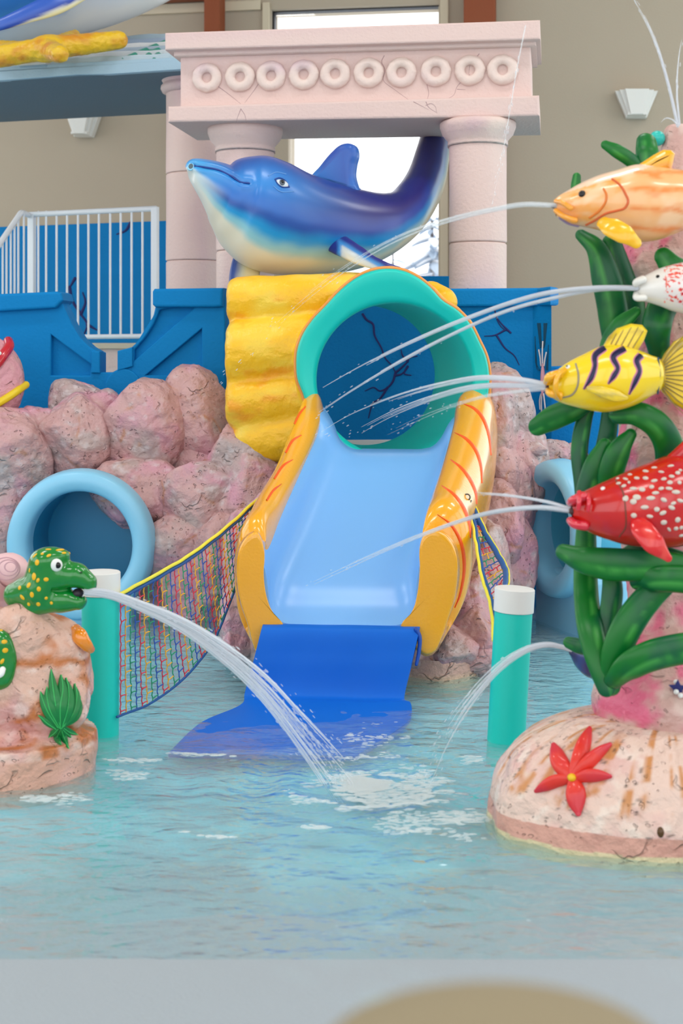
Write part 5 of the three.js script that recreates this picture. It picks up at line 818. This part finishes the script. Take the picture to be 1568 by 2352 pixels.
// ---------------------------------------------------------------- fish
{
  const disc = globalThis.disc;
  const fin = (f, poly, th, c, lines, par, name = 'fin') => { const g = boxUV(panel(f, poly, th, { bevel: th * 0.46, seg: 5, z: th / 2 })); return part(name, paint(g, (x, y, z) => { const n = lines ? fbm(...lines(x, y, z), 2) : 0; return mix3(c[0], c[1], sst(0.02, 0.22, n)); }), M.fish, par); };
  const eyeOn = (g, x, y, r, m, par) => { const a = disc(g, x, y, r, r, 0, m, par, 'eye', R(r * 0.6, 5)); return a; };
  const line = (g, l, w, m, par, name, lift = 0.001) => part(name, sweep(drawn(g, l, lift), R(w, 5), { n: l.length * 6, m: 8 }), m, par);
  const lips = (list, m, par) => { for (const [l, r, nm = 'lip'] of list) part(nm, sweep(l.map((a) => P(...a)), (k) => R(r * (1 - 0.15 * k), 5), { n: 14, m: 14 }), m, par); };
  const gullet = (x, y, d, a, b, par) => part('mouth_inside', new THREE.SphereGeometry(1, 18, 12).scale(R(a, d), R(b, d), R(b, d)).translate(...P(x, y, d).toArray()), std(col(70, 40, 40), 0.5), par);
  { // orange fish
    const t = thing('orange_fish', 'large orange striped fish spouting water, highest of the four fish', 'fish');
    const st = [[1274, 457, 1277, 497, 4.88, 0.02], [1284, 449, 1290, 506, 4.88, 0.035], [1304, 437, 1306, 515, 4.88, 0.055], [1332, 421, 1336, 520, 4.88, 0.078], [1370, 404, 1374, 528, 4.88, 0.096], [1413, 391, 1420, 544, 4.88, 0.11], [1462, 378, 1470, 556, 4.88, 0.115], [1510, 383, 1516, 550, 4.88, 0.11], [1560, 390, 1562, 533, 4.88, 0.1], [1620, 398, 1622, 512, 4.9, 0.082], [1690, 410, 1690, 490, 4.92, 0.05], [1740, 424, 1740, 474, 4.94, 0.03]];
    const g = outward(swell(st, 130, 80)); g.computeVertexNormals(); g.userData.prm;
    paint(g, (x, y, z, i) => { const py = CY - (y - EYE) * K / -z, px = CX + x * K / -z, n = fbm(x * 14, y * 30, z * 14, 3), m = fbm(x * 8 + 3, y * 8, z * 8, 3); let c = mix3(C(246, 186, 126), C(250, 206, 160), sst(0, 0.3, m)); if (px > 1425) for (const l of [394, 436, 480, 526]) c = mix3(c, C(238, 128, 44), 0.8 * Math.exp(-(((py - l - 0.02 * (px - 1440) + 22 * n) / 7) ** 2)) * sst(1425, 1460, px)); if (px < 1425) c = mix3(c, C(246, 164, 70), 0.8 * sst(-0.1, 0.2, n)); if (py < 388 + (1480 - px) * 0.3) c = mix3(c, C(246, 220, 200), 0.7); return c; });
    part('body', g, M.fish, t);
    const gl = std(col(214, 96, 40), 0.3);
    line(g, [[1406, 412], [1424, 426], [1436, 446], [1442, 462], [1434, 478], [1416, 484], [1392, 490], [1362, 508], [1346, 516]], 2.6, gl, t, 'gill_line'); line(g, [[1386, 434], [1392, 448], [1390, 464], [1376, 484], [1354, 500]], 2.4, std(col(226, 120, 30), 0.3), t, 'gill_line');
    const e = eyeOn(g, 1336, 445, 8.5, M.black, t); void e;
    gullet(1280, 474, 4.87, 16, 6, t); lips([[[[1310, 478, 4.81], [1292, 466, 4.83], [1276, 462, 4.87]], 6], [[[1320, 506, 4.82], [1296, 498, 4.83], [1276, 484, 4.86]], 7]], std(col(242, 160, 40), 0.2, { clearcoat: 0.8 }), t); line(g, [[1286, 500], [1304, 512], [1326, 518]], 4, std(col(150, 128, 160), 0.3), t, 'chin', 0);
    fin(frame(1510, 372, 4.88, 0), [[1456, 384], [1474, 373], [1500, 356], [1522, 344], [1540, 345], [1549, 354], [1545, 372], [1541, 394], [1500, 404]], 0.05, [C(246, 178, 20), C(220, 140, 20)], (x, y, z) => [x * 30 + y * 20, y * 4, z], t, 'dorsal_fin');
    part('pectoral_fin', paint(sweep([P(1384, 511, 4.77), P(1408, 524, 4.72), P(1442, 544, 4.69), P(1460, 558, 4.69)], (k) => R(ease([16, 24, 23, 13], k), 4.73), { n: 30, m: 20, flat: 0.35 }), (x, y, z) => mix3(C(248, 186, 14), C(252, 206, 60), sst(0, 0.3, fbm(x * 10, y * 30, z * 10, 2)))), M.fish, t);
  }
  { // white fish
    const t = thing('white_fish', 'white fish with red freckles spouting water, second from the top', 'fish');
    const st = [[1458, 640, 1458, 678, 4.83, 0.02], [1466, 640, 1468, 690, 4.83, 0.036], [1486, 630, 1486, 694, 4.83, 0.05], [1510, 618, 1512, 702, 4.83, 0.064], [1550, 606, 1550, 716, 4.83, 0.08], [1600, 600, 1600, 722, 4.85, 0.088], [1660, 610, 1660, 712, 4.88, 0.076], [1720, 640, 1720, 684, 4.9, 0.03]];
    const g = outward(swell(st, 240, 200)); g.computeVertexNormals();
    paint(g, (x, y, z) => { const px = CX + x * K / -z, py = CY - (y - EYE) * K / -z; if (px < 1526 + 4 * Math.sin(py * 0.4) || py > 700 - (1568 - px) * 0.3) return C(236, 234, 228); const n = fbm(x * 70 + y * 20, y * 90, z * 70, 2); return n > 0.08 ? (n > 0.2 ? C(200, 30, 50) : C(244, 96, 72)) : C(234, 226, 222); });
    part('body', g, M.fish, t);
    const w = std(col(232, 231, 224), 0.2, { clearcoat: 0.8 }); lips([[[[1476, 642, 4.78], [1462, 648, 4.78], [1460, 656, 4.81]], 9], [[[1478, 684, 4.78], [1462, 684, 4.78], [1460, 676, 4.81]], 8]], w, t); gullet(1460, 662, 4.82, 6, 6, t);
    eyeOn(g, 1510, 635, 4.5, M.black, t); line(g, [[1526, 620], [1530, 650], [1526, 694]], 1.4, std(col(238, 110, 90), 0.4), t, 'gill_line');
  }
  { // yellow fish
    const t = thing('yellow_fish', 'bright yellow fish with three navy zigzag bars and a fan tail', 'fish'), Y = [C(246, 214, 24), C(240, 196, 14)], rays = (F, list, par) => { for (const l of list) part('ray', sweep(l.map((a) => F.at(...F.xy(a[0], a[1]), 0.0235)), (k) => R(1.5, 5) * (1 - 0.5 * k), { n: 6, m: 6 }), std(col(150, 128, 60), 0.4), par); };
    const st = [[1257, 868, 1260, 906, 4.83, 0.02], [1266, 860, 1268, 914, 4.83, 0.032], [1282, 848, 1288, 925, 4.83, 0.048], [1304, 832, 1310, 932, 4.83, 0.06], [1336, 815, 1338, 939, 4.83, 0.078], [1382, 795, 1380, 947, 4.83, 0.09], [1424, 793, 1420, 942, 4.83, 0.09], [1463, 803, 1462, 928, 4.84, 0.078], [1494, 816, 1492, 910, 4.85, 0.058], [1507, 821, 1506, 902, 4.86, 0.046], [1512, 826, 1511, 896, 4.86, 0.03]];
    const g = outward(swell(st, 110, 80)); g.computeVertexNormals();
    paint(g, (x, y, z) => mix3(Y[0], C(250, 224, 70), sst(0, 0.3, fbm(x * 6, y * 6, z * 6, 3)))); part('body', g, M.fish, t);
    const navy = std(col(18, 16, 66), 0.35), pink = std(col(196, 120, 150), 0.35);
    for (const l of [[[1388, 798], [1366, 818], [1366, 840], [1358, 866], [1340, 894]], [[1434, 800], [1408, 820], [1418, 846], [1410, 862], [1396, 882]], [[1472, 816], [1462, 828], [1468, 852], [1460, 872], [1444, 906]]]) { const b = part('bar', ribbon(g, l, [10, 9, 7, 8, 1.5], 0.0035, 30, 6), navy, t); part('outline', ribbon(g, l, [12.5, 11.5, 9.5, 10.5, 3.5], 0.0022, 30, 6), pink, b); }
    const am = std(col(244, 178, 20), 0.18, { clearcoat: 0.9 });
    lips([[[[1282, 860, 4.78], [1262, 866, 4.77], [1256, 876, 4.8]], 11], [[[1296, 850, 4.78], [1280, 864, 4.75], [1276, 896, 4.75], [1286, 916, 4.78]], 6, 'lip_ridge'], [[[1284, 908, 4.78], [1264, 904, 4.78], [1258, 898, 4.81]], 9]], am, t); gullet(1256, 887, 4.82, 6, 6, t);
    const e = eyeOn(g, 1304, 843, 5.5, M.white, t); const o = onSurface(g, 1303, 843); part('pupil', new THREE.SphereGeometry(R(2.4, 5), 10, 8).translate(...o.p.addScaledVector(o.n, 0.006).toArray()), M.metal, e);
    line(g, [[1322, 836], [1328, 860], [1326, 886], [1314, 906], [1284, 914]], 2.2, std(col(150, 140, 120), 0.35), t, 'gill_line');
    const Fy = frame(1440, 780, 4.85, 0), ln = (x, y, z) => [x * 34 + y * 26, y * 4 - x * 3, z];
    fin(Fy, [[1382, 800], [1396, 774], [1416, 754], [1448, 743], [1474, 746], [1486, 760], [1478, 782], [1464, 806], [1462, 816], [1420, 806]], 0.045, [Y[0], C(180, 150, 40)], ln, t, 'dorsal_fin'); rays(Fy, [[[1410, 792], [1428, 758]], [[1422, 796], [1446, 752]], [[1436, 800], [1462, 752]], [[1448, 802], [1474, 760]], [[1400, 790], [1412, 766]]], t);
    const tf = frame(1560, 860, 4.9, -10);
    rays(tf, [...Array(13)].map((_, i) => { const a = rad(-68 + i * 11.3); return [[1512 + 12 * Math.cos(a), 862 + 34 * Math.sin(a)], [1516 + 62 * Math.cos(a), 862 + 70 * Math.sin(a)], [1520 + 120 * Math.cos(a), 862 + 98 * Math.sin(a)]]; }), t); part('tail_crease', sweep([P(1511, 822, 4.82), P(1515, 862, 4.8), P(1510, 904, 4.82)], R(2, 5), { n: 12, m: 8 }), M.slot, t);
    fin(frame(1560, 860, 4.9, -10), [[1514, 836], [1526, 812], [1548, 784], [1584, 762], [1640, 760], [1668, 800], [1660, 900], [1630, 950], [1584, 950], [1544, 926], [1520, 900], [1510, 868]], 0.04, [C(240, 204, 30), C(176, 150, 60)], (x, y, z) => { const c = P(1508, 868, 5), a = Math.atan2(y - c.y, x - c.x); return [a * 9, 1.2, Math.hypot(x - c.x, y - c.y) * 3]; }, t, 'tail_fin');
    part('pectoral_fin', paint(sweep([P(1352, 892, 4.74), P(1384, 900, 4.72), P(1416, 910, 4.72), P(1438, 914, 4.74)], (k) => R(ease([6, 13, 14, 5], k), 4.78), { n: 24, m: 14, flat: 0.35 }), (x, y, z) => mix3(C(238, 206, 40), C(200, 176, 70), sst(0, 0.3, fbm(x * 12, y * 40, z * 8, 2)))), M.fish, t);
  }
  { // red fish
    const t = thing('red_fish', 'red fish with many whitish spots spouting water, lowest of the four', 'fish');
    const st = [[1312, 1156, 1314, 1192, 4.73, 0.02], [1322, 1140, 1326, 1208, 4.73, 0.045], [1350, 1124, 1350, 1222, 4.73, 0.068], [1384, 1108, 1384, 1236, 4.73, 0.09], [1430, 1088, 1430, 1250, 4.73, 0.112], [1490, 1064, 1490, 1258, 4.74, 0.128], [1550, 1044, 1550, 1256, 4.76, 0.128], [1610, 1050, 1610, 1240, 4.78, 0.11], [1680, 1080, 1680, 1210, 4.8, 0.07], [1730, 1110, 1730, 1180, 4.83, 0.035]];
    const g = outward(swell(st, 120, 80)); g.computeVertexNormals();
    paint(g, (x, y, z) => mix3(mix3(C(196, 10, 16), C(212, 28, 12), sst(-0.1, 0.3, fbm(x * 7, y * 7, z * 7, 3))), C(190, 20, 46), 0.6 * sst(0.1, 0.35, fbm(x * 16 + 5, y * 16, z * 16, 2)))); part('body', g, M.fish, t);
    const rl = std(col(214, 30, 56), 0.2, { clearcoat: 0.9 });
    lips([[[[1338, 1140, 4.67], [1318, 1148, 4.68], [1310, 1154, 4.71]], 11], [[[1330, 1132, 4.68], [1330, 1150, 4.65], [1328, 1168, 4.65]], 6, 'lip_ridge'], [[[1342, 1208, 4.68], [1320, 1204, 4.68], [1310, 1196, 4.71]], 11], [[[1350, 1136, 4.67], [1352, 1154, 4.64], [1350, 1172, 4.64]], 5, 'lip_ridge']], rl, t); gullet(1314, 1174, 4.72, 9, 9, t);
    const e = eyeOn(g, 1384, 1122, 5.5, M.white, t); void e; line(g, [[1414, 1104], [1430, 1130], [1436, 1170], [1436, 1210], [1422, 1232]], 1.6, std(col(120, 60, 40), 0.4), t, 'gill_line');
    const sp = std(col(208, 200, 188), 0.25, { clearcoat: 0.6 }), rot = std(col(110, 40, 34), 0.35), pl = [[1436, 1145, 8, 9], [1454, 1152, 9, 8], [1462, 1142, 11, 8], [1455, 1184, 8, 7], [1480, 1165, 11, 6], [1508, 1170, 8, 7], [1522, 1178, 10, 6], [1492, 1186, 9, 5], [1494, 1144, 12, 6], [1524, 1148, 9, 6], [1542, 1166, 10, 6], [1546, 1156, 8, 5], [1562, 1150, 10, 5], [1524, 1200, 9, 7], [1556, 1194, 8, 8], [1552, 1214, 7, 6], [1564, 1212, 6, 6], [1536, 1216, 4, 8, 40], [1564, 1230, 7, 5], [1505, 1132, 10, 5], [1536, 1122, 10, 5], [1552, 1130, 12, 6], [1474, 1124, 9, 7], [1454, 1122, 10, 5], [1432, 1116, 7, 5, 30], [1496, 1118, 7, 6], [1518, 1122, 8, 5], [1538, 1108, 8, 6], [1560, 1108, 6, 6], [1420, 1110, 7, 5, 20], [1444, 1108, 4, 5], [1436, 1100, 9, 4], [1462, 1098, 8, 5], [1482, 1098, 8, 6], [1502, 1104, 9, 5], [1524, 1100, 8, 5], [1542, 1094, 8, 5], [1418, 1099, 5, 4], [1446, 1090, 7, 4], [1482, 1082, 9, 5], [1518, 1084, 8, 4], [1502, 1074, 8, 4], [1540, 1070, 9, 4], [1556, 1086, 7, 6], [1562, 1080, 5, 4]];
    for (const a of pl) { const k = disc(g, ...a.slice(0, 4).map((v, i) => i > 1 ? v * 0.86 : v), a[4] ?? rr(-25, 25), sp, t, 'spot', 0.0045); void k; void rot; }
    fin(frame(1560, 1040, 4.76, 0), [[1486, 1078], [1520, 1058], [1546, 1034], [1572, 1010], [1640, 1000], [1640, 1060], [1560, 1084]], 0.05, [C(214, 30, 36), C(180, 20, 30)], (x, y, z) => [x * 30 + y * 20, y * 4, z], t, 'dorsal_fin');
    part('pectoral_fin', paint(sweep([P(1458, 1184, 4.64), P(1478, 1220, 4.58), P(1506, 1254, 4.55), P(1534, 1282, 4.55)], (k) => R(ease([12, 26, 25, 9], k), 4.63), { n: 34, m: 20, flat: 0.35 }), (x, y, z) => mix3(C(216, 28, 34), C(236, 80, 70), 0.7 * sst(0, 0.3, fbm(x * 22, y * 22, z * 8, 3)))), M.fish, t);
  }
}
// ---------------------------------------------------------------- water jets
function jet(label, line, { n = 7, w0 = 2, w1 = 8, r0 = 2.4, r1 = 1.2, drop = 0, drops = 30, m = M.jet, fade = 1 } = {}) {
  const t = thing('water_jet', label, 'water jet'), c = new THREE.CatmullRomCurve3(line.map((a) => P(...a)), false, 'centripetal');
  for (let i = 0; i < n; i++) {
    const a = rr(-1, 1), b = rr(-1, 1), e = rr(0.55, 1) * fade, pts = [];
    for (let k = 0; k <= 16; k++) { const s = k / 16 * e, q = c.getPointAt(s), d = -q.z, w = lerp(w0, w1, s), j = 0.25 * noise(s * 5 + i * 3, i, 2); pts.push(q.add(V(R((b * 0.2 + j * 0.4) * w, d), R((a + j) * w - drop * s * s * Math.max(0, -a + 0.4), d), R(b * w, d)))); }
    const l = Math.random === 0 ? 1 : 1;
    part('strand', sweep(pts, (s) => R(lerp(r0, r1, s) * l * (1 - 0.75 * s * s), 5.3), { n: 40, m: 7 }), m, t);
  }
  if (drops) {
    const g = new THREE.IcosahedronGeometry(1, 1), inst = new THREE.InstancedMesh(g, M.jet, drops), q = new THREE.Matrix4();
    for (let i = 0; i < drops; i++) { const s = rr(0.15, 1), p = c.getPointAt(s), d = -p.z, w = lerp(w0, w1, s) * 1.7, k = rr(0.8, 1.9) * R(1, d), tg = c.getTangentAt(s); p.add(V(R(rr(-w, w), d), R(rr(-w, w) - drop * s * s * rnd(), d), R(rr(-w, w), d))); q.lookAt(p, p.clone().add(tg), V(0, 1, 0)).scale(V(k * 0.7, k * 0.7, k * 3)).setPosition(p); inst.setMatrixAt(i, q); }
    inst.name = named('droplets'); inst.userData.kind = 'stuff'; t.add(inst);
  }
}
jet('thick white water jet arching from the turtle beak into the pool', [[196, 1358, 5.46], [250, 1364, 5.45], [320, 1388, 5.43], [420, 1430, 5.42], [520, 1490, 5.4], [610, 1562, 5.4], [690, 1646, 5.4], [760, 1722, 5.4], [822, 1792, 5.4]], { n: 40, w0: 6, w1: 18, r0: 4.2, r1: 2.4, drop: 95, drops: 600 });
jet('thin water jet from the orange fish mouth', [[1276, 472, 4.86], [1220, 468, 4.88], [1150, 478, 4.98], [1050, 500, 5.3], [950, 532, 5.6], [860, 575, 5.9], [760, 640, 6.2], [640, 740, 6.6], [500, 880, 7.0]], { n: 7, w0: 2, w1: 12, r0: 4, r1: 1.6, drops: 60, m: M.mist });
jet('long double water jet from the white fish mouth across the teal tunnel', [[1462, 662, 4.8], [1380, 661, 4.84], [1290, 668, 4.93], [1190, 690, 5.2], [1080, 728, 5.4], [960, 778, 5.6], [840, 836, 5.8], [730, 898, 6.0]], { n: 6, w0: 2, w1: 5, r0: 4, r1: 3.2, drops: 30 });
jet('second lower jet from the white fish falling towards the slide', [[1462, 664, 4.8], [1370, 666, 4.86], [1260, 688, 4.98], [1140, 724, 5.3], [1020, 778, 5.5], [900, 842, 5.7], [800, 902, 5.85], [726, 952, 6.0]], { n: 6, w0: 2, w1: 6, r0: 3.4, r1: 3, drops: 30 });
jet('upper strand of the triple jet from the yellow fish mouth', [[1256, 885, 4.82], [1210, 875, 4.84], [1130, 868, 4.93], [1030, 880, 5.3], [920, 910, 5.6], [800, 960, 5.9], [720, 1010, 6.1]], { n: 5, w0: 2, w1: 8, r0: 4.5, r1: 1.8, drops: 40 });
jet('middle strand of the triple jet from the yellow fish mouth', [[1256, 888, 4.82], [1200, 886, 4.85], [1120, 886, 4.98], [1010, 908, 5.4], [900, 950, 5.7], [790, 1010, 6.0]], { n: 5, w0: 2, w1: 8, r0: 4.2, r1: 1.5, drops: 40 });
jet('lower strand of the triple jet from the yellow fish mouth', [[1256, 892, 4.82], [1200, 897, 4.85], [1120, 908, 4.98], [1000, 946, 5.4], [880, 1000, 5.7]], { n: 4, w0: 2, w1: 9, r0: 4, r1: 1.2, drops: 40, m: M.mist });
jet('water jet from the red fish mouth across the slide', [[1314, 1174, 4.72], [1250, 1166, 4.75], [1160, 1172, 4.88], [1060, 1196, 5.2], [940, 1240, 5.5], [820, 1292, 5.8], [700, 1348, 6.1]], { n: 6, w0: 2, w1: 5, r0: 4, r1: 1.6, drops: 40 });
jet('short upper side jet from the red fish mouth', [[1314, 1170, 4.72], [1260, 1154, 4.75], [1180, 1140, 4.83], [1100, 1134, 4.98], [1050, 1140, 5.2]], { n: 4, w0: 2, w1: 5, r0: 3, r1: 1.4, drops: 10 });
jet('curved water jet from the navy fish past the right teal post', [[1310, 1492, 5.28], [1260, 1480, 5.28], [1210, 1490, 5.3], [1150, 1526, 5.32], [1090, 1586, 5.34], [1030, 1668, 5.36], [976, 1770, 5.4]], { n: 9, w0: 2, w1: 14, r0: 4, r1: 1.8, drop: 30, drops: 120 });
jet('tall fountain jet leaving the top of the pink coral', [[1556, 288, 5.22], [1536, 200, 5.22], [1510, 110, 5.22], [1480, 40, 5.22], [1448, -14, 5.22]], { n: 5, w0: 2, w1: 4, r0: 3, r1: 2.4, drops: 30 });
jet('small side jet bending over at the pink coral top', [[1552, 284, 5.2], [1544, 276, 5.2], [1528, 272, 5.2], [1516, 282, 5.2]], { n: 2, w0: 1, w1: 2, r0: 1.8, r1: 1.4, drops: 0 });
jet('second fountain jet beside the tall one at the coral top', [[1560, 286, 5.22], [1554, 210, 5.22], [1560, 120, 5.22], [1580, 30, 5.22]], { n: 3, w0: 1, w1: 4, r0: 2.2, r1: 1.6, drops: 10 });
jet('thin falling water streak in front of the right gate column', [[1206, 60, 5.6], [1186, 160, 5.6], [1166, 280, 5.6], [1146, 390, 5.6], [1126, 480, 5.6]], { n: 3, w0: 2, w1: 4, r0: 1.6, r1: 1.4, drops: 40, m: M.mist });
// ---------------------------------------------------------------- blurred tan post top close to the viewer
{
  const d = 0.95, top = P(1152, 2352, d), rx = R(430, d), g = new THREE.LatheGeometry([...Array(25)].map((_, i) => [Math.max(0.001, Math.sin(i / 24 * Math.PI / 2)), top.y - R(170, d) * (1 - Math.cos(i / 24 * Math.PI / 2))]).concat([[1, 0.02], [0.001, 0.02]]).reverse().map((v) => new THREE.Vector2(v[0] * rx, v[1])), 64).scale(1, 1, 0.5).translate(top.x, 0, top.z - 0.05);
  solo('tan_bollard', g, std(col(142, 130, 104), 0.8), 'blurred tan rounded post top at the bottom edge close to the viewer', 'bollard');
}
settle();
scene.traverse((o) => { if (o.isMesh) { o.castShadow = true; o.receiveShadow = true; } });
renderer.render(scene, camera);
